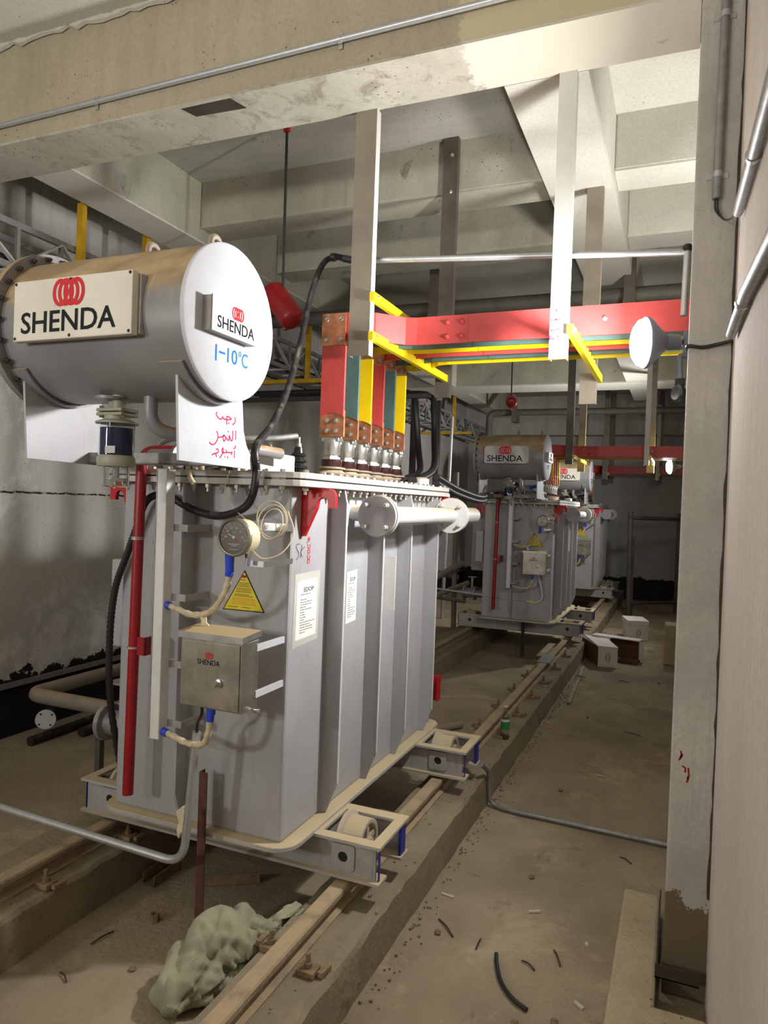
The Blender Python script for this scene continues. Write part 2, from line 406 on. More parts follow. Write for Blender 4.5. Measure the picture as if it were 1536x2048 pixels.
# ---------------------------------------------------------------- setting
XL, XR, YF, YB, ZS1, ZS2, ZB = -4.58, .6, -6.5, 16.0, 4.40, 4.29, 3.836
org((0, 0, 0))
def sbox(name, mat, *b, label=None, parent=None, bevel=0):
    o = MB().box(*b).build(name, mat, parent, bevel=bevel)
    if parent is None: struct(o, label)
    return o
def _floor():
    mb = MB(); nx, ny = 40, 150; x0, x1, y0, y1 = XL, XR, YF, YB; rnd = random.Random(3)
    for j in range(ny+1):
        for i in range(nx+1):
            mb.v.append(Vector((x0+(x1-x0)*i/nx, y0+(y1-y0)*j/ny, rnd.uniform(-.004, .0))))
    for j in range(ny):
        for i in range(nx):
            a = j*(nx+1)+i; mb.f.append((a, a+1, a+nx+2, a+nx+1))
    struct(mb.build('floor', 'floor', smooth=60), 'dusty bare concrete floor of the transformer hall')
_floor()
sbox('wall_left', 'wall_left', XL-.2, XL, YF, YB, 0, 4.5, label='grey cast concrete wall with black coat along its foot')
sbox('wall_back', 'wall_back', XL, XR, YB, YB+.2, 0, 4.5, label='far grey concrete end wall')
sbox('wall_front', 'wall_right', XL, XR, YF-.2, YF, 0, 4.5)
sbox('wall_right', 'wall_right', .155, XR, YF, 2.97, 0, 4.5, label='pale plastered wall close on the right')
sbox('wall_right', 'wall_back', XR, XR+.2, 2.97, YB, 0, 4.5)
sbox('ceiling', 'slab_white', XL, XR, YF, 3.0, ZS1, ZS1+.2, label='pale concrete slab above the near bay')
sbox('ceiling', 'slab', -3.7, -.65, 3.2, YB, ZS2, ZS2+.3, label='bare grey concrete slab over the transformers')
sbox('ceiling', 'slab_white', -.65, XR, 3.2, YB, ZS2, ZS2+.3, label='whitewashed slab strip on the right')
sbox('ceiling', 'slab_white', XL, -3.7, 3.2, YB, ZS2, ZS2+.3, label='pale slab strip along the left wall')  # lit whitish look of this strip put into the slab colour
def beam(name, mat, smat, x0, x1, y0, y1, zb, label, zt=4.5):
    o = sbox(name, mat, x0, x1, y0, y1, zb+.006, zt, label=label, bevel=.012)
    sbox('soffit', smat, x0+.002, x1-.002, y0+.002, y1-.002, zb, zb+.02, parent=o)
    return o
b1 = beam('ceiling_beam', 'beam', 'beam_soffit', XL, 0.0, 2.97, 3.33, ZB, 'deep tan concrete beam crossing the top of the view')
# dark patch on the soffit edge
mb = MB(); flat(mb, (-2.45, 2.99, ZB-.001), X_, -Y_, [(0, -.0), (.30, -.0), (.33, -.10), (.03, -.085)], .0015); mb.build('dark_patch', 'scrap_dark', b1)
mb = MB().tube([(x, 2.955, 4.40+random.uniform(-.012, .012)) for x in [-4.4+.06*i for i in range(36)]], [.012+.012*random.random() for _ in range(36)], 6); mb.build('mortar_seam', 'slab_white', b1)
beam('ceiling_beam', 'beam_white', 'beam_white', -.85, -.46, 3.33, YB, ZB, 'whitewashed beam running away along the right')
beam('ceiling_beam', 'beam_grey', 'beam_white', -3.88, -3.55, 3.33, YB, ZB, 'grey beam with white underside running away along the left')
for i, (y, l) in enumerate(((4.6, 'nearest'), (5.73, 'second'))):
    beam('cross_beam', 'beam_grey', 'beam_grey', -3.55, -.85, y, y+.3, 3.94, l+' short grey cross beam under the slab')
    beam('cross_beam', 'beam_white', 'beam_white', -.46, XR, y, y+.3, 3.94, l+' short white cross beam behind the right column')
    beam('cross_beam', 'beam_white', 'beam_white', XL, -3.88, y+.6, y+.9, 3.94, l+' short white cross beam by the left wall')
beam('ceiling_beam', 'beam_grey', 'beam_white', XL, XR, 11.5, 12.2, ZB-.008, 'far deep concrete beam with white underside')
beam('ceiling_beam', 'wall_left', 'beam_grey', XL, XR, YB-.35, YB, 3.45, 'stained beam on top of the far end wall')
col = sbox('column', 'column', 0, XR, 2.97, 3.37, 0, 4.5, label='rough plastered column beside the walkway', bevel=.008)
sbox('column', 'column', .02, XR, 11.05, 12.1, 0, 4.5, label='far plastered column beside the walkway', bevel=.01)
# red painted scribble on the column
RED = [[(0.034, 0.944), (0.039, 0.927), (0.029, 0.907)], [(0.04, 0.933), (0.033, 0.916)], [(0.041, 0.887), (0.053, 0.881), (0.052, 0.863)], [(0.063, 0.883), (0.066, 0.855), (0.06, 0.826)], [(0.062, 0.849), (0.064, 0.839)]]
mb = MB()
for st in RED: mark(mb, (0, 2.9685, 0), X_, Z_, [(a, b) for a, b in st], .006)
mb.build('painted_mark', 'red_dark', col)
# dark weathered joint between column and wall
mb = MB(); mb.tube([(.155, 2.968, .4+.06*i) for i in range(62)], [.004+.008*random.random() for _ in range(62)], 5); mb.build('joint_crack', 'scrap_dark', col)
def plinth(label, x0, x1, ragged):
    mb = MB(); rnd = random.Random(int(x0*100)); ys = [YF+.5+.08*i for i in range(int((YB-YF-.5)/.08))]
    for y in ys:
        j = lambda s: rnd.uniform(-s, s)
        a, b = (x0, x1)
        r0 = abs(j(.03)) if ragged == 'lo' else abs(j(.006)); r1 = abs(j(.03)) if ragged == 'hi' else abs(j(.006))
        mb.v += [Vector(p) for p in ((a+j(.004), y, -.02), (a+r0*.4+j(.003), y, .183+j(.006)), (a+.008+r0, y, .198+j(.003)), ((a+b)/2, y, .2+j(.004)), (b-.008-r1, y, .198+j(.003)), (b-r1*.4+j(.003), y, .183+j(.006)), (b+j(.004), y, -.02))]
    n = 7
    for k in range(len(ys)-1):
        for i in range(n-1): mb.f.append((k*n+i, k*n+i+1, (k+1)*n+i+1, (k+1)*n+i))
    mb.f += [tuple(range(n)), tuple(range((len(ys)-1)*n, len(ys)*n))]
    struct(mb.build('rail_plinth', 'plinth', smooth=28), label)
plinth('long concrete kerb carrying the right rail', -1.37, -1.045, 'hi')
plinth('long concrete kerb carrying the left rail', -2.78, -2.33, 'hi')
# baseboard strip and pipes along left wall
o = struct(MB().box(XL, XL+.035, YF, YB, .375, .41).build('baseboard_left', 'galv_grey'), 'flat steel strip along the foot of the left wall')

# rails and their fastenings
def rail(label, xc):
    org((xc, 3, .2)); mb = MB(); y0, y1 = -2.0, 15.6
    prof = [(-.055, .2), (.038, .2), (.038, .207), (.012, .214), (.012, .25), (.034, .258), (.034, .276), (.028, .283), (-.028, .283), (-.034, .276), (-.034, .258), (-.012, .25), (-.012, .216), (-.055, .209)]
    mb.prism([(xc+a, b) for a, b in prof], 'y', y0, y1)
    return tag(mb.build('rail', 'rail_top', smooth=30), label, 'rail')
rail('dusty steel rail on the kerb beside the walkway', -1.235)
rail('dusty steel rail on the kerb towards the left wall', -2.475)
def clip(x, y, lab):
    s = 1 if lab[1] else -1
    t = thing('rail_clip', lab[0], 'rail clip', (x, y, .2), 'rail clips bolted along the kerbs')
    a = random.uniform(-.3, .3)
    mb = MB().box(x-.035, x+.035, y-.03, y+.03, .2, .222); mb.build('plate', 'rust_dust', t, bevel=.003)
    MB().lathe((x, y, .222), (.05*a, .1*a, 1), [(.015, 0), (.015, .018), (.009, .019), (.009, .045), (.0075, .05)], 8).build('bolt', 'rust_dust', t, smooth=40)
    MB().bar((x+s*.05, y-.01, .212), (x+s*.055, y+.05, .21), .022, .018).build('wedge', 'rust_dust', t)
ORD = ['nearest', 'second', 'third', 'fourth', 'fifth', 'sixth', 'seventh', 'eighth', 'ninth']
for i, y in enumerate((2.21, 5.05, 5.66, 6.25, 6.85, 7.5, 8.2)): clip(-1.14, y, ('rusty rail clip on the walkway side of the right rail, %s to the camera' % ORD[i], True))
for i, y in enumerate((2.27, 5.2, 5.8, 6.4, 7.0)): clip(-1.325, y, ('rusty rail clip on the pit side of the right rail, %s to the camera' % ORD[i], False))
for i, y in enumerate((2.22, 2.70, 6.0, 6.9)): clip(-2.385, y, ('rusty rail clip beside the left rail, %s to the camera' % ORD[i], True))
# ---------------------------------------------------------------- transformer
CX, CY0, CY1 = -1.855, 2.49, 4.33      # tank centre line and its two ends
TX0, TX1 = -2.28, -1.43
ZT0, ZT1 = .47, 1.905
def transformer():
    T = thing('power_transformer', 'grey oil transformer nearest the camera with white-capped conservator', 'transformer', (CX, 3.41, .283), 'three transformers standing in a row on rails')
    MB().box(TX0, TX1, CY0, CY1, ZT0, ZT1).build('tank', 'tank', T, bevel=.012)
    # stiffener fins
    for side in (1, -1):
        xa = TX1 if side > 0 else TX0; xo = xa+side*.08
        for y in (2.83, 3.265, 3.66, 4.12):
            MB().prism([(xa-side*.005, ZT0), (xa+side*.03, ZT0+.005), (xo, ZT0+.14), (xo, ZT1-.06), (xo-side*.012, ZT1), (xa-side*.005, ZT1)], 'y', y-.006, y+.006).build('stiffener_fin', 'tank', T)
            MB().box(min(xo, xo+side*.003), max(xo, xo+side*.003), y-.0075, y+.0075, ZT0+.14, ZT1-.06).build('fin_edge', 'tank_edge', T)
    for x, yo, ya in ((-1.90, CY0-.075, CY0), (-1.90, CY1+.07, CY1)):
        MB().prism([(ya, ZT0), (ya+(yo-ya)*.3, ZT0), (yo, ZT0+.14), (yo, ZT1), (ya, ZT1)], 'x', x-.006, x+.006).build('stiffener_fin', 'tank', T)
    # base plate, rim and lid
    MB().prism(rrect(-2.335, -1.365, 2.44, 4.38, .10), 'z', .452, .472).build('base_plate', 'base_dusty', T, bevel=.003)
    MB().prism(rrect(-2.36, -1.35, 2.40, 4.385, .09), 'z', 1.903, 1.928).build('tank_rim', 'lid_paint', T, bevel=.002)
    MB().prism(rrect(-2.357, -1.353, 2.403, 4.382, .088), 'z', 1.9275, 1.9345).build('gasket', 'insulator_black', T)
    lid = MB().prism(rrect(-2.36, -1.35, 2.40, 4.385, .09), 'z', 1.934, 1.958).build('lid', 'lid_paint', T, bevel=.002)
    bm = MB().lathe((0, 0, .011), (0, 0, -1), [(.010, 0), (.012, .003), (.012, .011), (.006, .012), (.006, .066), (.0125, .067), (.0125, .081), (.0065, .082), (.0065, .098)], 6)
    me = raw_mesh(bm, 'rim_bolt', 'bolt')
    for i in range(25):
        y = 2.50+i*.0745
        if min(abs(y-f) for f in (2.83, 3.265, 3.66, 4.12)) > .022 and abs(y-2.58) > .03: inst(me, 'rim_bolt', (-1.378, y, 1.958), T, (0, 0, i*.4))
    for i in range(13):
        x = -1.44-i*.07
        inst(me, 'rim_bolt', (x, 2.428, 1.958), T, (0, 0, i*.5))
    # under-frame beams with wheel wells
    for y0, y1 in ((2.654, 2.993), (3.90, 4.24)):
        f = MB().box(-2.62, -1.09, y0+.022, y0+.034, .31, .455).box(-2.62, -1.09, y1-.034, y1-.022, .31, .455)
        f.box(-1.375, -1.363, y0+.03, y1-.03, .31, .455).box(-2.35, -2.338, y0+.03, y1-.03, .31, .455)
        fr = f.build('under_frame', 'frame_grey', T)
        for a, b, w0, w1 in ((-1.40, -1.065, -1.345, -1.112), (-2.645, -2.31, -2.598, -2.365)):
            MB().box(a, b, y0, y0+.052, .448, .46).box(a, b, y1-.062, y1, .448, .46).box(a, w0, y0+.052, y1-.062, .448, .46).box(w1, b, y0+.052, y1-.062, .448, .46).build('well_plate', 'base_dusty', fr)
        MB().box(-2.3, -1.41, y0, y1, .446, .4515).build('top_flange', 'frame_grey', fr)
        MB().box(-2.645, -1.065, y0, y0+.09, .299, .311).box(-2.645, -1.065, y1-.09, y1, .299, .311).build('bottom_flange', 'base_dusty', fr)
        for x in (-1.235, -2.475):
            h = MB(); n = 20; R = [(x+.022*math.cos(2*math.pi*i/n), .383+.022*math.sin(2*math.pi*i/n)) for i in range(n)]
            sq = [(x+.052*max(-1, min(1, 1.42*math.cos(2*math.pi*i/n))), .383+.052*max(-1, min(1, 1.42*math.sin(2*math.pi*i/n)))) for i in range(n)]
            for yy in (y0+.014, y0+.023): h.v += [Vector((a, yy, b)) for a, b in R]+[Vector((a, yy, b)) for a, b in sq]
            for i in range(n):
                j = (i+1) % n; h.f += [(i, j, n+j, n+i), (2*n+i, 3*n+i, 3*n+j, 2*n+j), (i, 2*n+i, 2*n+j, j), (n+i, n+j, 3*n+j, 3*n+i)]
            h.build('axle_plate', 'frame_grey', fr)
            MB().cyl((x, y0+.020, .383), (x, y0+.0216, .383), .0225).build('axle_hole', 'black_paint', fr)
            yc = (y0+y1)/2; c = Vector((x, yc, .385))
            w = MB().lathe(c-X_*.062, X_, [(.085, 0), (.118, .002), (.118, .018), (.103, .026), (.101, .112), (.094, .114), (.082, .112), (.078, .09)], 32)
            wl = w.build('wheel', 'wheel_paint', T, smooth=30)
            MB().lathe(c-X_*.068, X_, [(.028, 0), (.028, .128), (.02, .132)], 16).build('hub', 'wheel_paint', wl, smooth=30)
            sp = MB()
            for k in range(5):
                a = 2*math.pi*k/5+.3; d = Vector((0, math.cos(a), math.sin(a))); sp.bar(c+X_*.035+d*.02, c+X_*.035+d*.084, .022, .018, (1, 0, 0))
            sp.build('spokes', 'wheel_paint', wl)
        for xe in (-1.085, -2.637):
            MB().box(xe, xe+.012, y1-.075, y1-.02, .305, .447).build('end_plate', 'blue_paint', fr); MB().box(xe+.006, xe+.010, y0+.022, y0+.036, .311, .447).build('end_plate', 'blue_paint', fr)
    # lifting hooks
    for y in (2.575, 4.26):
        for s in (1, -1):
            hp = [(0, .185), (.0, .0), (.022, 0), (.075, .115), (.082, .15), (.1, .163), (.12, .155), (.126, .135), (.126, .118), (.158, .118), (.158, .172), (.145, .192), (.125, .196), (0, .196)]
            xb = TX1 if s > 0 else TX0
            MB().prism([(xb+s*(a-.004), 1.703+b) for a, b in hp], 'y', y-.010, y+.010).build('lifting_hook', 'red_paint', T, label='red painted lifting hook plate')
    MB().box(-1.44, -1.385, 4.36, 4.375, .60, .76).box(-1.39, -1.385, 4.33, 4.40, .60, .76).build('jacking_lug', 'red_paint', T, label='red lug low on the rear corner')
    # header pipe with blind flanges
    px_, pz_ = -1.27, 1.79
    hp = MB().cyl((px_, 3.0, pz_), (px_, 4.12, pz_), .045, n=24).build('header_pipe', 'tank_edge', T, smooth=30)
    MB().cyl((TX1-.01, 3.06, pz_+.005), (px_, 3.06, pz_+.005), .034, n=20).build('branch_pipe', 'tank_edge', hp, smooth=30)
    MB().cyl((TX1-.01, 4.0, pz_+.005), (px_, 4.0, pz_+.005), .034, n=20).build('branch_pipe', 'tank_edge', hp, smooth=30)
    MB().lathe((px_, 2.975, pz_), Y_, [(.092, 0), (.094, .002), (.094, .016)], 36).build('blind_flange', 'tank', hp, smooth=30)
    MB().lathe((px_, 2.993, pz_), Y_, [(.097, 0), (.097, .018)], 36).build('pipe_flange', 'lid_paint', hp, smooth=30)
    MB().lathe((px_, 4.10, pz_), Y_, [(.105, 0), (.105, .018)], 36).lathe((px_, 4.121, pz_), Y_, [(.105, 0), (.105, .018)], 36).build('pipe_flange', 'tank_edge', hp, smooth=30)
    MB().cyl((px_, 4.13, pz_), (px_, 4.6, pz_), .05, n=24).build('tail_pipe', 'tank_edge', hp, smooth=30)
    bo = raw_mesh(MB().lathe((0, 0, 0), (0, 0, 1), [(.012, 0), (.012, .012), (.008, .013), (.008, .03)], 8), 'flange_bolt', 'lid_paint')
    for yy, rr in ((2.975, .07), (4.10, .08)):
        for k in range(4):
            a = math.pi/4+k*math.pi/2; inst(bo, 'flange_bolt', (px_+rr*math.cos(a), yy, pz_+rr*math.sin(a)), hp, (math.pi/2, 0, 0))
    # bushings on the lid, low voltage side
    for k in range(6):
        y = 3.40+.178*k; x = -1.722
        b = MB().lathe((x, y, 1.958), Z_, [(.088, 0), (.088, .014), (.066, .02), (.078, .04), (.05, .062), (.048, .064)], 24).build('bushing', 'insulator_skirt', T, smooth=35)
        MB().lathe((x, y, 2.020), Z_, [(.075, 0), (.075, .008), (.05, .012)], 24).build('seal_disc', 'insulator_skirt', b, smooth=35)
        MB().lathe((x, y, 2.032), Z_, [(.054, 0), (.056, .004), (.056, .034), (.052, .038)], 24).build('collar', 'insulator_brown', b, smooth=35)
        MB().lathe((x, y, 2.068), Z_, [(.047, 0), (.047, .016), (.036, .02), (.036, .026)], 6).build('terminal_nut', 'silver', b)
        MB().lathe((x, y, 2.094), Z_, [(.041, 0), (.043, .003), (.043, .08), (.038, .085)], 24).build('terminal', 'silver', b, smooth=35)
        MB().box(x-.045, x+.045, y+.014, y+.03, 2.15, 2.29).box(x-.05, x+.05, y-.03, y+.03, 2.165, 2.185).build('terminal_clamp', 'silver', b, bevel=.003)
    # small bushings, high voltage side
    for x, y, s in ((-1.73, 3.06, 1), (-1.98, 2.8, 1), (-1.86, 3.0, .9)):
        pr = [(.045*s, 0)]
        for i in range(4): pr += [(.028, .012+.03*i), (.058-.006*i, .016+.03*i), (.052-.006*i, .026+.03*i), (.026, .03+.03*i)]
        pr += [(.022, .14), (.02, .15)]
        b = MB().lathe((x, y, 1.958), Z_, pr, 20).build('small_bushing', 'insulator_black', T, smooth=40)
        MB().lathe((x, y, 2.105), Z_, [(.012, 0), (.012, .02), (.006, .022), (.006, .05)], 10).build('stud', 'bolt', b, smooth=35)
    MB().tube(spline([(-1.98, 2.82, 2.12), (-1.9, 2.86, 2.13), (-1.8, 2.95, 2.14), (-1.73, 3.04, 2.16)], 4), .014, 8).build('lead_sleeve', 'galv_grey', T, smooth=50)
    MB().box(-1.80, -1.60, 2.62, 2.80, 1.958, 2.045).build('junction_box', 'white_paint', T, bevel=.006)
    MB().lathe((-1.5, 4.2, 1.958), Z_, [(.05, 0), (.05, .05), (.03, .06)], 20).build('inspection_cap', 'lid_paint', T, smooth=35)

    # conservator ------------------------------------------------------
    cx0, cx1, cy, cz, r = -2.235, -1.454, 2.07, 2.4465, .262
    c = MB().lathe((cx0, cy, cz), X_, [(r-.02, 0), (r, 0), (r, cx1-cx0-.004), (r-.01, cx1-cx0)], 64).build('conservator', 'conservator_paint', T, smooth=35, label='grey drum with thick tan dust on top')
    MB().lathe((cx0-.028, cy, cz), X_, [(.30, 0), (.30, .026)], 64).build('rear_flange', 'conservator_paint', c, smooth=35)
    bo2 = raw_mesh(MB().lathe((0, 0, 0), (0, 0, 1), [(.010, 0), (.010, .012), (.006, .013), (.006, .022)], 6), 'rear_flange_bolt', 'scrap_dark')
    for k in range(24):
        a = 2*math.pi*k/24; inst(bo2, 'rear_flange_bolt', (cx0-.002, cy+.28*math.cos(a), cz+.28*math.sin(a)), c, (0, math.pi/2, 0))
    MB().lathe((cx1, cy, cz), X_, [(r+.003, -.006), (r+.003, .004), (r-.004, .008)], 64).build('end_cap', 'white_paint', c, smooth=35, label='white painted round end cap')
    sg = MB().box(-2.13, -1.617, 1.77, 1.80, 2.353, 2.556).build('sign_board', 'sign_cream', c, bevel=.004)
    MB().box(-2.125, -1.608, 1.80, 1.875, 2.36, 2.55).build('sign_case', 'frame_grey', c)
    text(MB(), 'SHENDA', (-2.092, 1.7693, 2.377), X_, Z_, .412, .072, .012).build('lettering', 'ink_black', c)
    rings(MB(), (-1.945, 1.7693, 2.466), X_, Z_, .126, .078, .0135).build('logo', 'logo_red', c)
    rv = raw_mesh(MB().lathe((0, 0, 0), (0, 0, 1), [(.006, 0), (.004, .003)], 8), 'rivet', 'scrap_dark')
    for xx in (-2.12, -1.875, -1.627):
        for zz in (2.363, 2.547): inst(rv, 'rivet', (xx, 1.77, zz), c, (math.pi/2, 0, 0))
    MB().box(cx1, -1.412, 1.90, 2.17, 2.388, 2.498).build('cap_sign_case', 'frame_grey', c)
    MB().box(-1.413, -1.408, 1.903, 2.175, 2.386, 2.502).build('cap_sign', 'sign_steel', c)
    text(MB(), 'SHENDA', (-1.4078, 1.93, 2.401), Y_, Z_, .215, .04, .01).build('cap_lettering', 'ink_black', c)
    rings(MB(), (-1.4078, 2.012, 2.449), Y_, Z_, .064, .038, .006).build('cap_logo', 'logo_red', c)
    m = MB(); text(m, 'I', (cx1+.0082, 1.976, 2.303), Y_, Z_, .007, .054, .0); flat(m, (cx1+.0082, 1.997, 2.332), Y_, Z_, [(0, 0), (.034, 0), (.034, .007), (0, .007)])
    text(m, '10', (cx1+.0082, 2.044, 2.309), Y_, Z_, .058, .05, .0)
    text(m, 'o', (cx1+.0082, 2.110, 2.342), Y_, Z_, .016, .019, .0); text(m, 'C', (cx1+.0082, 2.130, 2.309), Y_, Z_, .036, .05, .0)
    m.build('temperature_mark', 'ink_blue', c)
    for xx in (-1.53, -1.80):
        e = MB(); e.tube([(xx, cy+.026*math.cos(a), cz+r+.018+.026*math.sin(a)) for a in [2*math.pi*i/20 for i in range(21)]], .011, 8); e.build('lifting_eye', 'insulator_skirt', c, smooth=50)
    # saddle pads and bracket plates
    for xb, kk in ((-1.53, 0), (-2.21, 1)):
        arc = [(cy-(r+.003)*math.cos(a), cz-(r+.003)*math.sin(a)) for a in [math.radians(38+104*i/16) for i in range(17)]]
        arco = [(cy-(r+.012)*math.cos(a), cz-(r+.012)*math.sin(a)) for a in [math.radians(38+104*i/16) for i in range(17)]]
        MB().prism(arc+arco[::-1], 'x', xb-.045, xb+.045).build('saddle_pad', 'conservator_paint', c, smooth=35)
        arcp = [(cy-(r+.01)*math.cos(a), cz-(r+.01)*math.sin(a)) for a in [math.radians(48+84*i/16) for i in range(17)]]
        poly = arcp+[(2.262, 2.20), (2.275, 2.10), (2.295, 2.05), (2.33, 2.01), (2.40, 1.985), (2.62, 1.975), (2.62, 1.9585), (2.40, 1.9585), (1.908, 1.966)]
        bp = MB().prism(poly, 'x', xb-.005, xb+.005).build('conservator_bracket', 'white_paint' if kk == 0 else 'tank', T, label='upright white bracket plate under the conservator' if kk == 0 else None)
        if kk == 0:
            m = MB()
            for st in AR1: mark(m, (xb+.0052, 0, 0), Y_, Z_, spline2(st), .0046)
            m.build('handwriting', 'ink_red', bp)
    MB().box(-2.21, -1.53, 2.20, 2.26, 1.966, 1.972).box(-2.21, -1.53, 2.20, 2.206, 1.966, 2.01).build('cross_channel', 'galv_grey', T)
    # breather
    bx, by = -1.876, 2.0
    b = MB().lathe((bx, by, 1.985), Z_, [(.0615, 0), (.0615, .112), (.0585, .112), (.0585, .0)], 32).build('breather', 'glass_clear', T, smooth=35, label='clear cylinder of dark blue drying granules')
    MB().lathe((bx, by, 1.986), Z_, [(.056, 0), (.057, .096), (.03, .098)], 28).build('granules', 'silica', b, smooth=35)
    MB().lathe((bx, by, 2.097), Z_, [(.074, 0), (.074, .006), (.045, .016), (.045, .028)], 32).build('top_disc', 'breather_green', b, smooth=35)
    MB().box(bx-.058, bx+.058, by-.045, by+.045, 2.124, 2.136).box(bx-.058, bx+.058, by-.045, by+.045, 2.139, 2.151).build('breather_flange', 'breather_green', b, bevel=.004)
    for ddx in (-.045, .045): MB().lathe((bx+ddx, by-.03, 2.118), Z_, [(.008, 0), (.008, .042)], 6).build('breather_bolt', 'brass', b)
    MB().cyl((bx+.005, by, 2.15), (bx+.005, by, 2.2), .023).prism([(bx-.05, 2.19), (bx-.02, 2.15), (bx-.02, 2.19)], 'y', by-.006, by+.006).build('neck', 'breather_green', b, smooth=35)
    MB().lathe((bx-.02, by-.02, 2.182), Z_, [(.05, 0), (.05, .01)], 24).build('nozzle_pad', 'conservator_paint', b, smooth=35)
    MB().lathe((bx, by, 1.945), Z_, [(.062, 0), (.066, .006), (.066, .03), (.06, .04)], 32).build('base_ring', 'breather_green', b, smooth=35)
    MB().box(bx+.006, bx+.05, by-.0615, by-.0585, 1.99, 2.015).build('data_plate', 'sign_steel', b)
    MB().lathe((bx, by, 1.872), Z_, [(.046, 0), (.048, .073), (.045, .073), (.043, .004)], 28).build('oil_cup', 'glass_clear', b, smooth=35)
    MB().cyl((bx, by, 1.905), (bx, by, 1.945), .012).lathe((bx, by, 1.898), Z_, [(.04, 0), (.04, .006)], 20).build('cup_stem', 'silver', b, smooth=35)
    # oil pipe from the drum
    MB().tube(bend([(-1.745, 2.02, 2.22), (-1.745, 2.02, 2.08), (-1.60, 2.22, 2.05), (-1.56, 2.6, 2.04)], .1), .024, 14).build('oil_pipe', 'conservator_paint', T, smooth=50)
    MB().tube(bend([(-1.66, 2.11, 2.085), (-1.60, 2.16, 2.11), (-1.55, 2.22, 2.125)], .05), .018, 10).build('oil_hose', 'sleeve_blue', T, smooth=50)
    MB().tube(spline([(-1.74, 2.2, 2.08), (-1.80, 2.28, 2.05), (-1.815, 2.32, 1.99), (-1.80, 2.32, 1.93), (-1.78, 2.32, 1.90)], 5), .010, 8).build('hose_loop', 'gauge_body', T, smooth=50)
    MB().lathe((-2.0, 2.33, 2.005), X_, [(.03, 0), (.03, .12), (.045, .125), (.045, .14), (.02, .145), (.02, .36)], 16).build('relief_valve', 'galv_grey', T, smooth=35)
    for i, (pts, rr, mt) in enumerate((([(-2.1, 2.5, 1.96), (-2.1, 2.48, 2.08), (-1.98, 2.5, 2.11), (-1.9, 2.6, 1.96)], .016, 'galv_grey'), ([(-2.0, 2.56, 1.96), (-2.0, 2.54, 2.14), (-1.86, 2.56, 2.15), (-1.8, 2.58, 1.96)], .022, 'rubber'), ([(-1.85, 2.46, 1.96), (-1.84, 2.44, 2.05), (-1.72, 2.46, 2.07), (-1.66, 2.5, 1.96)], .013, 'gauge_body'))):
        MB().tube(bend(pts, .05), rr, 10).build('lid_pipe', mt, T, smooth=50)
    MB().lathe((-2.06, 2.62, 1.958), Z_, [(.05, 0), (.05, .02), (.03, .025), (.03, .09), (.045, .095), (.045, .12), (.02, .13)], 18).build('lid_valve', 'brass', T, smooth=35)
    # red drain pipe
    rp = MB().tube(bend([(-1.93, 2.40, 2.035), (-2.085, 2.37, 2.03), (-2.098, 2.365, .59)], .06), .0225, 16).build('drain_pipe', 'red_dark', T, smooth=50, label='dark red drain pipe down the front')
    MB().box(-2.085, -2.03, 2.36, 2.367, 1.18, 1.255).box(-2.037, -2.03, 2.36, CY0, 1.18, 1.255).build('pipe_bracket', 'red_dark', rp)
    MB().lathe((-2.094, 2.365, 1.205), Z_, [(.027, 0), (.027, .008)], 16).build('pipe_strap', 'bolt', rp)
    MB().lathe((-2.091, 2.366, 1.66), Z_, [(.026, 0), (.026, .006)], 16).lathe((-2.091, 2.366, 1.668), Z_, [(.026, 0), (.026, .004)], 16).build('wire_tie', 'bolt', rp)
    # white cable duct
    dx0, dx1, dy0, dy1 = -1.935, -1.883, 2.285, 2.34
    du = MB().box(dx0, dx1, dy0, dy1, .875, 1.955).build('cable_duct', 'duct_white', T, bevel=.004, label='upright white cable duct on the front')
    MB().box(dx0+.004, dx0+.008, dy0-.002, dy0, .88, 1.95).build('cover_seam', 'galv_grey', du)
    for z in (1.72, 1.44, 1.17, .93): MB().box(dx0+.01, dx1+.07, dy1, dy1+.005, z-.014, z+.014).box(dx1+.065, dx1+.07, dy1, CY0, z-.014, z+.014).build('duct_bracket', 'frame_grey', du)
    # cable sleeves
    def sleeve(pts, b0, b1):
        P = spline(pts, 7)
        s = MB().tube(P, [.0125+.0015*math.sin(i*1.7) for i in range(len(P))], 10).build('cable_sleeve', 'sleeve_tan', T, smooth=50)
        for q, n in ((b0, 0), (b1, -1)):
            if q: k = [P[0], P[0].lerp(P[8], q/.12)] if n == 0 else [P[-1], P[-1].lerp(P[-6], min(1, q/.06))]; MB().cyl(k[0], k[1], .0155).build('sleeve_end', 'sleeve_blue', s, smooth=50)
    sleeve([(-1.883, 2.31, 1.412), (-1.83, 2.31, 1.40), (-1.75, 2.30, 1.385), (-1.66, 2.28, 1.405), (-1.59, 2.25, 1.455), (-1.545, 2.235, 1.53), (-1.53, 2.225, 1.64)], .03, .06)
    sleeve([(-1.883, 2.31, .905), (-1.83, 2.305, .897), (-1.75, 2.29, .885), (-1.66, 2.27, .90), (-1.62, 2.25, .96), (-1.607, 2.245, 1.075)], .05, .05)
    MB().prism([(-1.71, 1.395), (-1.675, 1.398), (-1.672, 1.365), (-1.655, 1.35), (-1.672, 1.325), (-1.69, 1.318), (-1.70, 1.345), (-1.694, 1.37)], 'y', 2.284, 2.290).build('tape_tail', 'tape', T)
    # control box
    kx0, kx1, ky0, ky1, kz0, kz1 = -1.722, -1.446, 2.20, 2.31, 1.062, 1.322
    k = MB().box(kx0, kx1, ky0+.004, ky1, kz0, kz1).build('control_box', 'steel_box', T, bevel=.004, label='stainless steel control box')
    MB().box(kx0+.004, kx1-.012, ky0-.001, ky0+.004, kz0+.006, kz1-.012).build('box_door', 'steel_box', k, bevel=.0015)
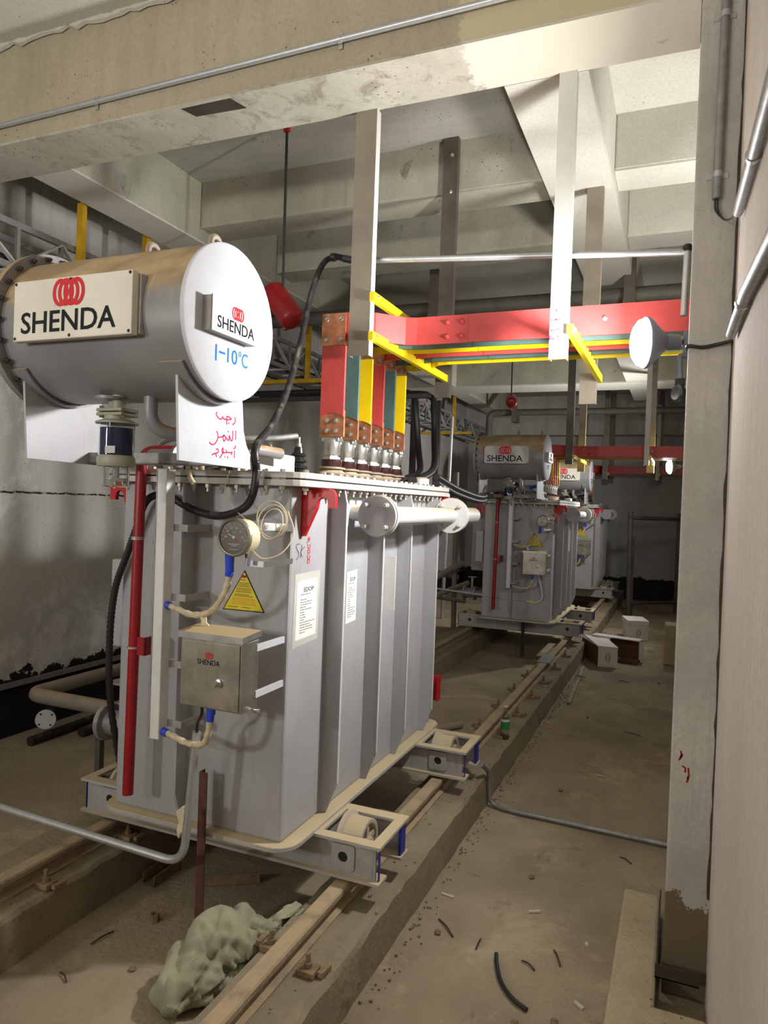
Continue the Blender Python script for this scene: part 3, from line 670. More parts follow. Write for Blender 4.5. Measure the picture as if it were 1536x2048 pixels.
    MB().prism([(ky0-.012, kz1-.002), (ky1+.006, kz1+.012), (ky1+.006, kz1+.032), (ky0-.012, kz1+.022)], 'x', kx0-.006, kx1+.006).build('box_roof', 'steel', k)
    text(MB(), 'SHENDA', (-1.643, ky0-.0012, 1.226), X_, Z_, .100, .020, .008).build('box_lettering', 'ink_black', k)
    rings(MB(), (-1.608, ky0-.0012, 1.25), X_, Z_, .034, .021, .0028).build('box_logo', 'logo_red', k)
    MB().lathe((-1.545, ky0, 1.165), (0, -1, 0), [(.016, 0), (.016, .008), (.009, .01), (.009, .03), (.007, .034)], 16).build('lock_knob', 'silver', k, smooth=35)
    for z in (1.29, 1.115): MB().box(kx1-.004, kx1+.004, ky1-.02, CY0, z-.012, z+.014).build('box_bracket', 'white_paint', k)
    MB().lathe((kx1+.004, ky1-.03, kz0-.004), X_, [(.007, 0), (.007, .014), (.010, .016), (.010, .028)], 12).build('grub_screw', 'silver', k, smooth=35)
    MB().cyl((-1.607, 2.245, 1.03), (-1.607, 2.245, 1.064), .017).build('gland', 'sleeve_blue', k, smooth=35)
    # thermometer
    gx, gy, gz, gr = -1.503, 2.20, 1.705, .072
    g = MB().lathe((gx, gy+.012, gz), Y_, [(gr-.006, 0), (gr-.006, .065), (gr-.02, .075)], 40).build('thermometer', 'gauge_body', T, smooth=35, label='round black-faced dial thermometer')
    MB().lathe((gx, gy+.014, gz), (0, -1, 0), [(gr, 0), (gr, .012), (gr-.006, .018), (gr-.010, .016), (gr-.011, .010)], 40).build('bezel', 'steel_box', g, smooth=35)
    MB().lathe((gx, gy+.008, gz), (0, -1, 0), [(gr-.010, 0), (gr-.010, .004)], 40).build('dial_face', 'dial_black', g)
    m = MB(); O = (gx, gy+.0038, gz)
    for i in range(13):
        a = math.radians(190-200*i/12); L = .010 if i % 3 == 0 else .006
        mark(m, O, X_, Z_, [((.054-L)*math.cos(a), (.054-L)*math.sin(a)), (.054*math.cos(a), .054*math.sin(a))], .0014 if i % 3 == 0 else .0009)
    for i, s in enumerate(('20', '40', '60', '80', '100', '120')):
        a = math.radians(178-176*i/5); text(m, s, (gx+.036*math.cos(a)-.005, gy+.0038, gz+.036*math.sin(a)-.003), X_, Z_, .0095, .006)
    text(m, '°C', (gx-.004, gy+.0038, gz+.014), X_, Z_, .009, .007)
    for z, w in ((-.026, .05), (-.032, .026), (-.046, .034)):
        for q in range(int(w/.004)): flat(m, (gx-w/2+q*.004, gy+.0038, gz+z), X_, Z_, [(0, 0), (.0028, 0), (.0028, .0022), (0, .0022)], .0004)
    m.build('dial_marks', 'dial_white', g)['kind'] = 'stuff'
    MB().bar((gx+.004, gy+.0025, gz-.002), (gx-.026, gy+.0025, gz+.013), .002, .0025, (0, 1, 0)).lathe((gx, gy+.004, gz), (0, -1, 0), [(.006, 0), (.005, .004)], 14).build('needle', 'dial_white', g)
    m = MB(); flat(m, (gx+.004, gy+.0036, gz-.016), X_, Z_, [(0, 0), (.010, 0), (.010, .007), (0, .007)]); m.build('dial_red', 'logo_red', g)
    MB().box(gx+.01, gx+.085, gy+.08, gy+.086, gz-.11, gz-.088).box(gx+.079, gx+.085, gy+.08, CY0, gz-.11, gz-.088).build('gauge_bracket', 'silver', g); MB().box(gx-.02, gx+.085, CY0-.05, CY0, gz+.02, gz+.05).build('gauge_bracket', 'silver', g)
    MB().cyl((gx+.035, gy+.05, gz-.06), (gx+.03, gy+.05, gz-.1), .009).lathe((gx+.035, gy+.05, gz-.075), Z_, [(.014, 0), (.014, .016)], 6).build('gauge_stem', 'silver', g, smooth=35)
    MB().cyl((-1.529, 2.222, 1.575), (-1.529, 2.215, 1.64), .016).build('gauge_sleeve', 'sleeve_blue', g, smooth=35)
    m = MB()
    for i in range(3):
        cc = Vector((gx+.075-.012*i, gy+.14+.02*i, gz+.05+.008*i)); rr = .058+.007*i
        m.tube([cc+Vector((rr*.8*math.cos(a), .02*math.sin(a+i), rr*math.sin(a))) for a in [2*math.pi*j/28 for j in range(29)]], .0022, 6)
    m.tube(spline([(gx+.062, gy+.03, gz-.045), (gx+.1, gy+.05, gz-.075), (gx+.15, gy+.1, gz-.05), (gx+.165, gy+.15, gz+.02), (gx+.12, gy+.18, gz+.10)], 6), .0026, 6)
    m.tube(spline([(gx-.01, gy+.1, gz+.06), (gx-.12, gy+.18, gz+.10), (gx-.17, gy+.18, gz+.17), (gx-.16, gy+.19, gz+.25)], 6), .0022, 6)
    m.build('capillary', 'gauge_body', g, smooth=50)
    MB().box(gx+.045, gx+.063, gy+.12, gy+.135, gz+.028, gz+.046).build('capillary_clip', 'white_paint', g)
    # warning triangle
    yl = CY0-.0012; tri = [(-1.741, 1.386), (-1.538, 1.388), (-1.6395, 1.555)]
    w = flat(MB(), (0, yl, 0), X_, Z_, tri, .001).build('warning_label', 'ink_black', T, label='yellow triangular warning label')
    cxm = sum(p[0] for p in tri)/3; czm = sum(p[1] for p in tri)/3
    ti = [(cxm+(a-cxm)*.93, czm+(b-czm)*.93) for a, b in tri]
    flat(MB(), (0, yl-.0011, 0), X_, Z_, ti, .0006).build('label_face', 'label_yellow', w)
    def rows(mat, specs):
        m = MB(); rnd = random.Random(5)
        for z, hw, cxx in specs:
            x = cxx-hw
            while x < cxx+hw:
                l = rnd.uniform(.005, .014); flat(m, (x, yl-.0018, z), X_, Z_, [(0, 0), (min(l, cxx+hw-x), 0), (min(l, cxx+hw-x), .0032), (0, .0032)], .0004); x += l+.0022
        m.build('label_print', mat, w)['kind'] = 'stuff'
    flat(MB(), (-1.651, yl-.0018, 1.523), X_, Z_, [(0, 0), (.022, 0), (.022, .011), (0, .011)], .0004).build('label_print', 'label_maroon', w)
    rows('label_text', [(1.512, .012, -1.645), (1.500, .024, -1.64), (1.493, .026, -1.64), (1.486, .030, -1.64), (1.477, .035, -1.64), (1.470, .036, -1.64), (1.463, .038, -1.64), (1.452, .036, -1.648), (1.446, .044, -1.64), (1.400, .022, -1.69), (1.400, .02, -1.625)])
    rows('label_orange', [(1.436, .052, -1.64), (1.429, .055, -1.64), (1.421, .058, -1.64), (1.413, .062, -1.64)])
    # paper notices on the side
    for y0, y1, z0, z1, sc in ((2.556, 2.725, 1.275, 1.522, 1), (3.02, 3.135, 1.277, 1.527, 0)):
        xp = TX1+.0012
        if sc: flat(MB(), (xp-.0006, y0-.03, z0-.03), Y_, Z_, [(0, 0), (y1-y0+.05, .012), (y1-y0+.055, z1-z0+.06), (.01, z1-z0+.055)], .0004).build('tape_film', 'paper_tape', T)
        p = flat(MB(), (xp, 0, 0), Y_, Z_, [(y0-.008*sc, z0), (y1, z0+.006), (y1, z1), (y0, z1-.008)], .0006).build('paper_notice', 'paper', T, label='white printed paper notice')
        m = MB(); rnd = random.Random(8); ym = (y0+y1)/2; wd = (y1-y0)
        text(m, 'EDOP', (xp+.0008, ym-wd*.18, z1-.052), Y_, Z_, wd*.5, .019, .01)
        for i, fr in enumerate((.5, 0, .3, .58, .55, .28, .5, .18, .16, .22, .2, .66, .48, .64, .62, .2)):
            z = z1-.064-i*.0105
            if fr:
                y = y0+wd*.16
                while y < y0+wd*(.16+fr): l = rnd.uniform(.006, .018); flat(m, (xp+.0008, y, z), Y_, Z_, [(0, 0), (l, 0), (l, .0032), (0, .0032)], .0003); y += l+.004
        m.build('notice_print', 'ink_pen', p)['kind'] = 'stuff'
    MB().box(-1.405, -1.353, 3.446, 3.450, 1.30, 1.575).build('label_strip', 'paper', T)
    m = MB()
    for st in SKS: mark(m, (TX1+.0008, 0, 0), Y_, Z_, spline2(st), .003)
    m.build('pencil_mark', 'ink_pen', T)
    m = MB(); flat(m, (TX1+.0008, 0, 0), Y_, Z_, [(2.639, 1.700), (2.625, 1.684), (2.637, 1.684), (2.637, 1.676), (2.643, 1.676), (2.643, 1.684), (2.653, 1.684)])
    for i, z in enumerate((1.659, 1.6355, 1.6135, 1.594)):
        mark(m, (TX1+.0008, 2.642, z), Y_, Z_, [(-.009, .008), (-.010, -.004), (-.005, -.009), (.005, -.009), (.010, -.004), (.009, .008)] if i % 2 == 0 else [(-.009, .007), (.008, .008), (.010, 0), (0, -.008), (-.009, -.005), (-.009, .007)], .004)
    m.build('stencil_mark', 'logo_red', T)
    # valve and pipework on the far side
    v = MB().lathe((TX0-.02, 2.75, .72), -X_, [(.05, 0), (.05, .12), (.09, .125), (.09, .15), (.06, .155), (.06, .26), (.09, .265), (.09, .29)], 20).build('drain_valve', 'galv_grey', T, smooth=35)
    MB().lathe((TX0-.2, 2.75, .78), Z_, [(.016, 0), (.016, .14), (.06, .145), (.06, .155)], 16).build('hand_wheel', 'galv_grey', v, smooth=35)
    MB().box(TX0-.28, TX0-.02, 2.95, 3.3, 1.0, 1.7).box(TX0-.12, TX0-.02, 2.55, 2.75, 1.15, 1.55).build('cooler_housing', 'tank', T, bevel=.01)
    return T
AR1 = [[(2.106, 2.15), (2.101, 2.141), (2.11, 2.133), (2.124, 2.127), (2.133, 2.129), (2.14, 2.138), (2.144, 2.131), (2.165, 2.13), (2.181, 2.132), (2.194, 2.136), (2.166, 2.142), (2.165, 2.13), (2.167, 2.112)], [(2.178, 2.122), (2.178, 2.116)], [(2.119, 2.113), (2.12, 2.112)], [(2.215, 2.145), (2.218, 2.134), (2.214, 2.124), (2.201, 2.115)], [(2.222, 2.097), (2.224, 2.083), (2.223, 2.062)], [(2.204, 2.095), (2.205, 2.069), (2.202, 2.058), (2.193, 2.059), (2.184, 2.075), (2.181, 2.056), (2.165, 2.065), (2.152, 2.072), (2.147, 2.068), (2.148, 2.056), (2.154, 2.051), (2.163, 2.064)], [(2.152, 2.072), (2.135, 2.064), (2.118, 2.062)], [(2.108, 2.083), (2.114, 2.07), (2.115, 2.058), (2.107, 2.045), (2.092, 2.034), (2.077, 2.034), (2.07, 2.037), (2.068, 2.041)], [(2.175, 2.091), (2.177, 2.085)], [(2.222, 2.042), (2.225, 2.035), (2.213, 2.029)], [(2.22, 2.024), (2.22, 1.995)], [(2.206, 2.018), (2.202, 2.01), (2.199, 2.005)], [(2.205, 2.014), (2.17, 2.012), (2.148, 2.009), (2.142, 2.018), (2.146, 2.026), (2.15, 2.018), (2.146, 2.007), (2.13, 1.989)], [(2.168, 2.022), (2.17, 2.012)], [(2.107, 2.018), (2.116, 2.02), (2.121, 2.012), (2.113, 2.006), (2.096, 2.002), (2.083, 1.997)], [(2.105, 2.003), (2.112, 1.991)], [(2.16, 1.998), (2.162, 1.994)], [(2.178, 1.999), (2.179, 1.992)]]
AR2 = [[(-0.557, 2.762), (-0.559, 2.747)], [(-0.543, 2.721), (-0.542, 2.714), (-0.547, 2.71)], [(-0.548, 2.716), (-0.559, 2.721), (-0.559, 2.713), (-0.552, 2.713), (-0.57, 2.713), (-0.582, 2.713), (-0.584, 2.718)], [(-0.553, 2.704), (-0.553, 2.7)], [(-0.578, 2.703), (-0.577, 2.7)], [(-0.548, 2.678), (-0.548, 2.667)], [(-0.555, 2.677), (-0.557, 2.665), (-0.564, 2.666), (-0.568, 2.665), (-0.577, 2.667), (-0.58, 2.67)], [(-0.58, 2.67), (-0.578, 2.663), (-0.583, 2.657)], [(-0.569, 2.681), (-0.568, 2.679)], [(-0.547, 2.644), (-0.55, 2.639), (-0.546, 2.638)], [(-0.546, 2.639), (-0.547, 2.627)], [(-0.556, 2.631), (-0.564, 2.628), (-0.568, 2.632), (-0.57, 2.625), (-0.564, 2.621)], [(-0.583, 2.644), (-0.583, 2.628), (-0.578, 2.63)], [(-0.585, 2.624), (-0.571, 2.628)]]
SKS = [[(2.564, 1.67), (2.54, 1.67), (2.535, 1.657), (2.554, 1.637), (2.557, 1.621), (2.539, 1.607)], [(2.581, 1.667), (2.572, 1.615)], [(2.604, 1.658), (2.573, 1.638), (2.587, 1.617)], [(2.622, 1.678), (2.628, 1.672)]]
def spline2(st):
    if len(st) < 3: return [Vector(p) for p in st]
    return [Vector((p.x, p.y)) for p in spline([(a, b, 0) for a, b in st], 4)]
T1 = transformer()
T2 = copy_tree(T1, None, skip=('pencil_mark', 'tape_film', 'paper_notice', 'handwriting')); T2.location.y += 6.32
for _c in T2.children:
    for _s in _c.children:
        if _s.name.startswith('sign_board'): _s.data = _s.data.copy(); _s.data.materials[0] = MATS['sign_steel']
T2['label'] = 'grey oil transformer in the middle of the row, behind the nearest one'
T3 = copy_tree(T1, None, skip=('rim_bolt', 'pencil_mark', 'tape_film', 'paper_notice', 'handwriting', 'label_strip', 'stencil_mark')); T3.location.y += 10.72
T3['label'] = 'grey oil transformer farthest away, half hidden at the end of the row'
# ---------------------------------------------------------------- busbars
def ribbon(path, z0, z1, t=.012):                  # upright flat bar following a plan path
    mb = MB(); n = len(path); P = [Vector((a, b)) for a, b in path]; L = []; R = []
    for i in range(n):
        d = (P[min(i+1, n-1)]-P[max(i-1, 0)]).normalized(); nn = Vector((-d.y, d.x))*t/2; L.append(P[i]+nn); R.append(P[i]-nn)
    for q in (L, R):
        for z in (z0, z1): mb.v += [Vector((p.x, p.y, z)) for p in q]
    for i in range(n-1):
        a, b, c, d = i, n+i, 2*n+i, 3*n+i
        mb.f += [(a, a+1, b+1, b), (c, d, d+1, c+1), (b, b+1, d+1, d), (a, c, c+1, a+1)]
    mb.f += [(0, n, 3*n, 2*n), (n-1, 3*n-1, 4*n-1, 2*n-1)]
    return mb
CB = raw_mesh(MB().lathe((0, 0, 0), (0, 0, 1), [(.013, 0), (.013, .003), (.0095, .004), (.0095, .012), (.006, .014)], 10), 'copper_bolt', 'silver')
BUSC = ['red', 'green', 'yellow', 'red', 'green', 'yellow']
BUSN = ['front', 'second', 'third', 'fourth', 'fifth', 'rearmost']
def busbars(dy, dz, which, detail, dark=False):
    for i in range(6):
        ys = 3.40+.178*i+dy; yb = 3.60+.108*i+dy; c = BUSC[i]; mat = 'bus_'+c
        if dark and c == 'red': mat = 'red_dark'  # shade over the last run put into a darker red
        t = thing('busbar', '%s sleeved busbar, %s of the six above %s' % (c, BUSN[i], which), 'busbar', (-1.725, ys, 2.19), 'colour sleeved busbars over '+which)
        x0, x1 = -1.797, -1.658
        arch = [(x0, 2.67+dz)]+[(x0, 2.295)]+[(x0+(x1-x0)*k/8, 2.295+.022*math.sin(math.pi*k/8)) for k in range(1, 8)]+[(x1, 2.295), (x1, 2.67+dz)]
        MB().prism(arch, 'y', ys-.010, ys+.006).build('sleeve', mat, t, bevel=.002)
        ft = MB().box(x0-.003, x1+.003, ys-.004, ys+.010, 2.19, 2.33).build('copper_foot', 'copper', t, bevel=.002)
        tp = MB().box(x0-.003, x1-.002, ys-.016, ys-.004, 2.672+dz, 2.842+dz).build('copper_head', 'copper', t, bevel=.002)
        br = ribbon([(x0+.004, ys+.008), (-1.60, ys+.008), (-1.52, ys+.012+.2*(yb-ys)), (-1.40, yb-.1*(yb-ys)), (-1.34, yb), (-1.06, yb), (-1.055, yb-.003), (.59, yb-.003)], 2.70+dz, 2.846+dz).build('bar', mat, t)
        if detail:
            for fx in (.30, .68):
                for z in (2.222, 2.276): inst(CB, 'foot_bolt', (x0+(x1-x0)*fx, ys-.004, z), ft, (math.pi/2, 0, 0))
            for fx in (.2, .8):
                for z in (2.70, 2.81): inst(CB, 'head_bolt', (x0+(x1-x0)*fx, ys-.016, z+dz), tp, (math.pi/2, 0, 0))
            if i == 0:
                bs = raw_mesh(MB().lathe((0, 0, 0), (0, 0, 1), [(.016, 0), (.012, .006), (.007, .013), (.004, .016)], 12), 'sleeve_boss', mat)
                for xx in (-1.17, -1.09):
                    for z in (2.735, 2.81): inst(bs, 'sleeve_boss', (xx, yb-.009, z+dz), br, (math.pi/2, 0, 0))
                inst(CB, 'bar_bolt', (-.375, yb-.009, 2.78+dz), br, (math.pi/2, 0, 0))
busbars(0, 0, 'the nearest transformer', True)
busbars(6.32, -.13, 'the middle transformer', True)
busbars(10.72, -.13, 'the farthest transformer', False, True)

# hangers ------------------------------------------------------------
def channel(x0, x1, y, z0, z1, d=.05, w=.006):
    return MB().prism([(x0, y), (x1, y), (x1, y+d), (x1-w, y+d), (x1-w, y+w), (x0+w, y+w), (x0+w, y+d), (x0, y+d)], 'z', z0, z1)
def hanger(label, xa, xb, y, ya, zlow, ztf, ztr, fm, rm, zarm, hand=False, xr=None, arm='arm_yellow'):
    t = thing('busbar_hanger', label, 'hanger', ((xa+xb)/2, y, ztf), 'steel hangers with yellow arms holding the busbars')
    f = channel(xa, xb, y, zlow, ztf).build('front_post', fm, t)
    MB().box(xb-.001, xb+.001, y+.001, y+.049, zlow, ztf).build('lit_post_edge', 'hanger_white', f)  # lamp light on the right flange put into a white strip
    xr = xr if xr else (xa+xb)/2
    r = channel(xr-.05, xr+.05, ya, zlow-.03, ztr).build('rear_post', rm, t)
    for z in (ztr-.12, ztr-.36): inst(CB, 'post_bolt', (xr+.01, ya, z), r, (math.pi/2, 0, 0))
    for z in zarm:
        a = MB(); n = 6
        a.box(xb-.0, xb+.026, y-.012, ya+.06, z-.027, z+.018)
        for k in range(7 if z < 2.8 else 0):
            y0 = 3.60-.054+.108*k+(y-3.31)-.018; a.box(xb, xb+.026, y0, y0+.036, z+.018, z+.03)
        a = a.build('support_arm', arm, t)
        inst(raw_mesh(MB().lathe((0, 0, 0), (0, 0, 1), [(.01, 0), (.01, .008), (.006, .012)], 6), 'arm_bolt', 'silver'), 'arm_bolt', (xb+.026, y+.025, z), a, (0, math.pi/2, 0))
    if hand:
        m = MB()
        for st in AR2: mark(m, (0, y-.0006, 0), X_, Z_, spline2(st), .0042)
        m.build('handwriting', 'ink_red', f)
    return t
hanger('grey steel busbar hanger with yellow arms above the nearest transformer', -1.605, -1.49, 3.31, 4.545, 2.595, ZB, ZS2, 'hanger', 'hanger_dark', (2.695, 2.893), xr=-1.50)
hanger('white steel busbar hanger with red handwriting near the floodlight', -.587, -.508, 3.31, 4.545, 2.535, ZB, ZS2, 'hanger_white', 'hanger', (2.67,), hand=True, xr=-.56)
hanger('far steel busbar hanger left of the middle transformer busbar run', -1.44, -1.345, 9.63, 10.87, 2.45, ZS2, ZS2, 'hanger_dark', 'hanger', (2.555,))
hanger('far white busbar hanger on the middle transformer busbar run', -.46, -.40, 9.63, 10.87, 2.45, ZB, ZS2, 'hanger_white', 'hanger', (2.555,))
hanger('farthest dim busbar hanger over the last transformer', -1.40, -1.31, 14.03, 15.27, 2.45, ZS2, ZS2, 'hanger_dark', 'hanger_dark', (2.555,), arm='yellow_dull')
hanger('farthest dim busbar hanger on the right of the last run', -.46, -.40, 14.03, 15.27, 2.45, ZB, ZS2, 'hanger', 'hanger_dark', (2.555,), arm='yellow_dull')

# floodlights ---------------------------------------------------------
def flood(label, c, aim, power, xs):
    t = thing('floodlight', label, 'floodlight', c, 'work floodlights fixed to the columns'); c = Vector(c); d = Vector(aim).normalized()
    MB().lathe(c, -d, [(.085, -.012), (.105, -.006), (.108, .004), (.1, .016), (.055, .06), (.034, .085), (.03, .14)], 32).build('housing', 'lamp_body', t, smooth=35)
    MB().lathe(c+d*.008, d, [(.098, 0), (.094, .018), (.07, .036), (.03, .046)], 32).build('lens', 'lamp_glow', t, smooth=60)
    MB().tube(bend([c-d*.13, c-d*.17, (xs, c.y+.07, c.z+.0)], .03), .011, 10).build('arm', 'lamp_body', t, smooth=50)
    MB().box(xs-.02, xs, c.y+.04, c.y+.1, c.z-.05, c.z+.05).build('wall_plate', 'lamp_body', t, bevel=.003)
    l = bpy.data.lights.new('floodlight_glow', 'AREA'); l.shape = 'DISK'; l.size = .12; l.energy = power; l.color = (1, .985, .96)
    o = bpy.data.objects.new('floodlight_glow', l); COL.objects.link(o); o.parent = t; o.location = d*.075
    o.rotation_euler = Vector((-.98, -.10, .0)).to_track_quat('-Z', 'Y').to_euler()
flood('glowing floodlight on the near column in front of the busbars', (-.165, 3.18, 2.56), (-.93, -.34, -.05), 48, 0.0)
flood('small glowing floodlight far down the walkway', (-.165, 11.1, 2.52), (-.93, -.30, -.05), 62, .02)
t = thing('clip_lamp', 'small dark clip-on fitting hanging from the near column edge', 'fitting', (-.02, 3.2, 2.43))
MB().tube(bend([(0, 3.2, 2.50), (-.03, 3.19, 2.505), (-.022, 3.18, 2.40)], .015), .011, 8).build('arm', 'lamp_body', t, smooth=50)
MB().box(-.045, -.005, 3.165, 3.2, 2.375, 2.405).build('clip', 'black_paint', t, bevel=.004)
MB().lathe((-.026, 3.175, 2.345), (-.75, -.6, 0), [(.036, 0), (.036, .012), (.028, .018), (.02, .014)], 24).build('head', 'black_paint', t, smooth=35)
org((0, 2.95, 2.45))
tag(MB().tube(spline([(-.0, 3.0, 2.485), (.0, 2.955, 2.49), (.05, 2.955, 2.482), (.10, 2.955, 2.49), (.15, 2.93, 2.495)], 5), .007, 8).build('lamp_cable', 'cable_black', smooth=50), 'dark lamp cable running across the near column to a wall conduit', 'cable')

# conduits ------------------------------------------------------------
def saddle(t, p, axis_h, r, nrm):
    p = Vector(p); h = Vector(axis_h); n = Vector(nrm); u = n.cross(h).normalized()
    m = MB().lathe(p-h*.011, h, [(r+.0025, 0), (r+.0025, .022)], 14)
    m.bar(p-n*(r)-u*(r+.022), p-n*(r)+u*(r+.022), .02, .004, n); m.build('clip', 'galv', t, smooth=35)
t = thing('conduit', 'long galvanised conduit clipped along the front of the big ceiling beam', 'conduit', (-2.5, 2.945, 4.02))
a, b = Vector((-4.5, 2.948, 4.0)), Vector((-.36, 2.948, 4.0)); a.z = 4.003; b.z = 4.003
def yz(px): return None
MB().cyl((-4.5, 2.948, 3.925), (-.35, 2.948, 3.985), .014, n=14).build('tube', 'galv', t, smooth=50)
for x in (-2.99, -1.53): saddle(t, (x, 2.948, 3.925+(x+4.5)*.01446), (1, 0, .0145), .014, (0, -1, 0))
t = thing('conduit', 'galvanised conduit spanning behind the hanger posts at mid height', 'conduit', (-.8, 3.41, 3.06))
MB().cyl((-1.64, 3.412, 3.118), (-.012, 3.412, 3.0), .0155, n=14).build('tube', 'galv', t, smooth=50)
MB().cyl((-.018, 3.41, 3.005), (-.022, 3.405, 2.72), .0155, n=14).build('drop_tube', 'galv', t, smooth=50)
MB().lathe((-.018, 3.41, 3.003), Z_, [(.02, 0), (.021, .02), (.015, .03)], 14).build('end_fitting', 'rubber', t, smooth=40)
HOSE = [(-1.691, 3.41, 3.134), (-1.756, 3.41, 3.148), (-1.813, 3.39, 3.105), (-1.815, 3.28, 2.915), (-1.767, 3.1, 2.614), (-1.688, 2.86, 2.352), (-1.613, 2.62, 2.168), (-1.530, 2.37, 2.05), (-1.515, 2.355, 1.959), (-1.528, 2.355, 1.862), (-1.582, 2.37, 1.807), (-1.714, 2.40, 1.774), (-1.853, 2.42, 1.793), (-1.978, 2.43, 1.841), (-2.053, 2.435, 1.849), (-2.118, 2.44, 1.817), (-2.168, 2.45, 1.716), (-2.225, 2.455, 1.583), (-2.29, 2.46, 1.425), (-2.32, 2.47, 1.2), (-2.33, 2.5, .9), (-2.33, 2.6, .5)]
t = thing('flexible_conduit', 'black ribbed flexible conduit hanging down onto the nearest transformer', 'conduit', HOSE[0])
P = spline(HOSE, 22)
MB().tube(P, [.0165 if i % 2 else .0138 for i in range(len(P))], 10).build('hose', 'rubber', t, smooth=60)
MB().cyl((-1.63, 3.412, 3.117), (-1.70, 3.411, 3.136), .019).build('sleeve_coupling', 'rubber', t, smooth=40)
MB().lathe((-1.757, 3.41, 3.147), (-1, 0, .1), [(.021, -.012), (.023, 0), (.021, .014)], 14).build('ring_nut', 'rubber', t, smooth=40)
t = thing('conduit', 'upright galvanised conduit clipped to the near column with black wires below', 'conduit', (.085, 2.95, 3.0))
MB().cyl((.0855, 2.952, 4.4), (.0765, 2.952, 3.035), .0155, n=14).build('tube', 'galv_grey', t, smooth=50)
for z in (3.72, 3.125): saddle(t, (.077+(z-3.035)*.0066, 2.952, z), (0, 0, 1), .0155, (0, -1, 0))
for dx in (-.004, .004): MB().tube(spline([(.0765+dx, 2.952, 3.04), (.08+dx, 2.945, 2.99), (.105, 2.90+dx*3, 2.935+dx), (.125, 2.80, 2.90), (.128, 2.66, 2.87)], 6), .0035, 6).build('wire', 'cable_black', t, smooth=50)
t = thing('conduit', 'sloping galvanised conduit with coupling on the right wall, upper one', 'conduit', (.135, 2.4, 2.8))
MB().tube([(.135, 1.25, 2.665), (.135, 2.62, 2.85)], .0165, 14).build('tube', 'galv_grey', t, smooth=50)
MB().lathe((.135, 2.05, 2.773), (0, 1, .135), [(.0195, -.012), (.0215, 0), (.0195, .012)], 14).build('coupling', 'silver', t, smooth=40)
t = thing('conduit', 'sloping galvanised conduit with bend on the right wall, lower one', 'conduit', (.135, 2.2, 2.4))
MB().tube([(.135, 1.3, 2.335), (.135, 2.05, 2.43), (.135, 2.72, 2.47)], .0165, 14).build('tube', 'galv_grey', t, smooth=50)
MB().lathe((.135, 2.2, 2.439), (0, 1, .08), [(.0195, -.012), (.0215, 0), (.0195, .012)], 14).build('coupling', 'silver', t, smooth=40)
org((-.5, 4.25, 0))
tag(MB().tube(bend([(-1.05, 4.20, .30), (-1.03, 4.33, .22), (-1.022, 4.33, .02), (-.9, 4.30, .017), (.02, 4.26, .017)], .06), .014, 10).build('floor_conduit', 'galv_grey', smooth=50), 'thin grey conduit lying across the walkway floor from kerb to column', 'conduit')

# posts with bent tubes ------------------------------------------------
def tube_and_post(dy, lab1, lab2, pm, second):
    org((-1.757, 2.411+dy, 0))
    x, y = -1.757, 2.415+dy
    tag(MB().prism([(x-.02, y), (x+.02, y), (x+.02, y+.004), (x-.016, y+.004), (x-.016, y+.036), (x-.02, y+.036)], 'z', 0, .725).build('angle_post', pm), lab1, 'post')
    org((-1.757, 2.3+dy, .48))
    if not second:
        t = thing('bent_tube', lab2, 'tube', (-1.8, 2.3, .46))
        MB().tube(bend([(-3.3, 2.33, .44), (-2.76, 2.3, .428), (-1.755, 2.3, .402), (-1.71, 2.3, .93)], .09, 8), .0165, 14).build('tube', 'galv', t, smooth=50)
        MB().tube(spline([(-1.71, 2.3, .92), (-1.70, 2.29, .97), (-1.66, 2.26, 1.02), (-1.655, 2.25, 1.07)], 5), .006, 8).build('cable', 'cable_black', t, smooth=50)
        MB().prism([(-1.80, .60), (-1.765, .63), (-1.745, .60), (-1.74, .55), (-1.755, .50), (-1.77, .52), (-1.785, .49), (-1.795, .53), (-1.785, .56)], 'y', 2.30, 2.325).build('rag_wrap', 'tape', t, bevel=.006)
    else:
        t = thing('bent_tube', lab2, 'tube', (-1.8, 2.3+dy, .7))
        MB().tube([(-3.1, 2.35+dy, .78), (-1.72, 2.35+dy, .71)], .014, 12).build('tube', 'galv', t, smooth=50)
        MB().tube(spline([(-1.72, 2.35+dy, .71), (-1.6, 2.33+dy, .70), (-1.52, 2.3+dy, .76), (-1.53, 2.27+dy, .9), (-1.57, 2.25+dy, 1.06)], 6), .012, 10).build('hose', 'duct_white', t, smooth=50)
        MB().cyl((-1.68, 2.347+dy, .708), (-1.63, 2.338+dy, .702), .0145).build('yellow_tape', 'arm_yellow', t, smooth=50)
tube_and_post(0, 'rusty angle iron post standing in the pit before the nearest transformer', 'bent galvanised tube crossing low in front of the nearest transformer', 'rust', False)
tube_and_post(6.465, 'black angle iron post standing in the pit before the middle transformer', 'straight galvanised tube with white hose before the middle transformer', 'post_black', True)

# red suspended extinguishers -----------------------------------------
def extinguisher(lab, p, d, ztop):
    t = thing('hanging_extinguisher', lab, 'extinguisher', (p[0], p[1], ztop), 'red extinguisher cylinders hung from the slab'); p = Vector(p); d = Vector(d).normalized()
    MB().lathe(p-d*.17, d, [(.02, 0), (.055, .012), (.078, .04), (.08, .06), (.08, .30), (.074, .32), (.05, .335), (.02, .34)], 28).build('cylinder', 'red_dark', t, smooth=50)
    MB().tube([(p.x, p.y, p.z+.06), (p.x-.01, p.y, ztop-.06)], .009, 8).build('rod', 'post_black', t, smooth=50)
    MB().box(p.x-.03, p.x+.01, p.y-.012, p.y+.012, ztop-.08, ztop).build('ceiling_lug', 'red_paint', t)
    MB().lathe(p+d*.05-Z_*.08, -Z_, [(.014, 0), (.014, .03), (.02, .032), (.02, .045), (.01, .05)], 12).build('valve', 'brass', t, smooth=40)
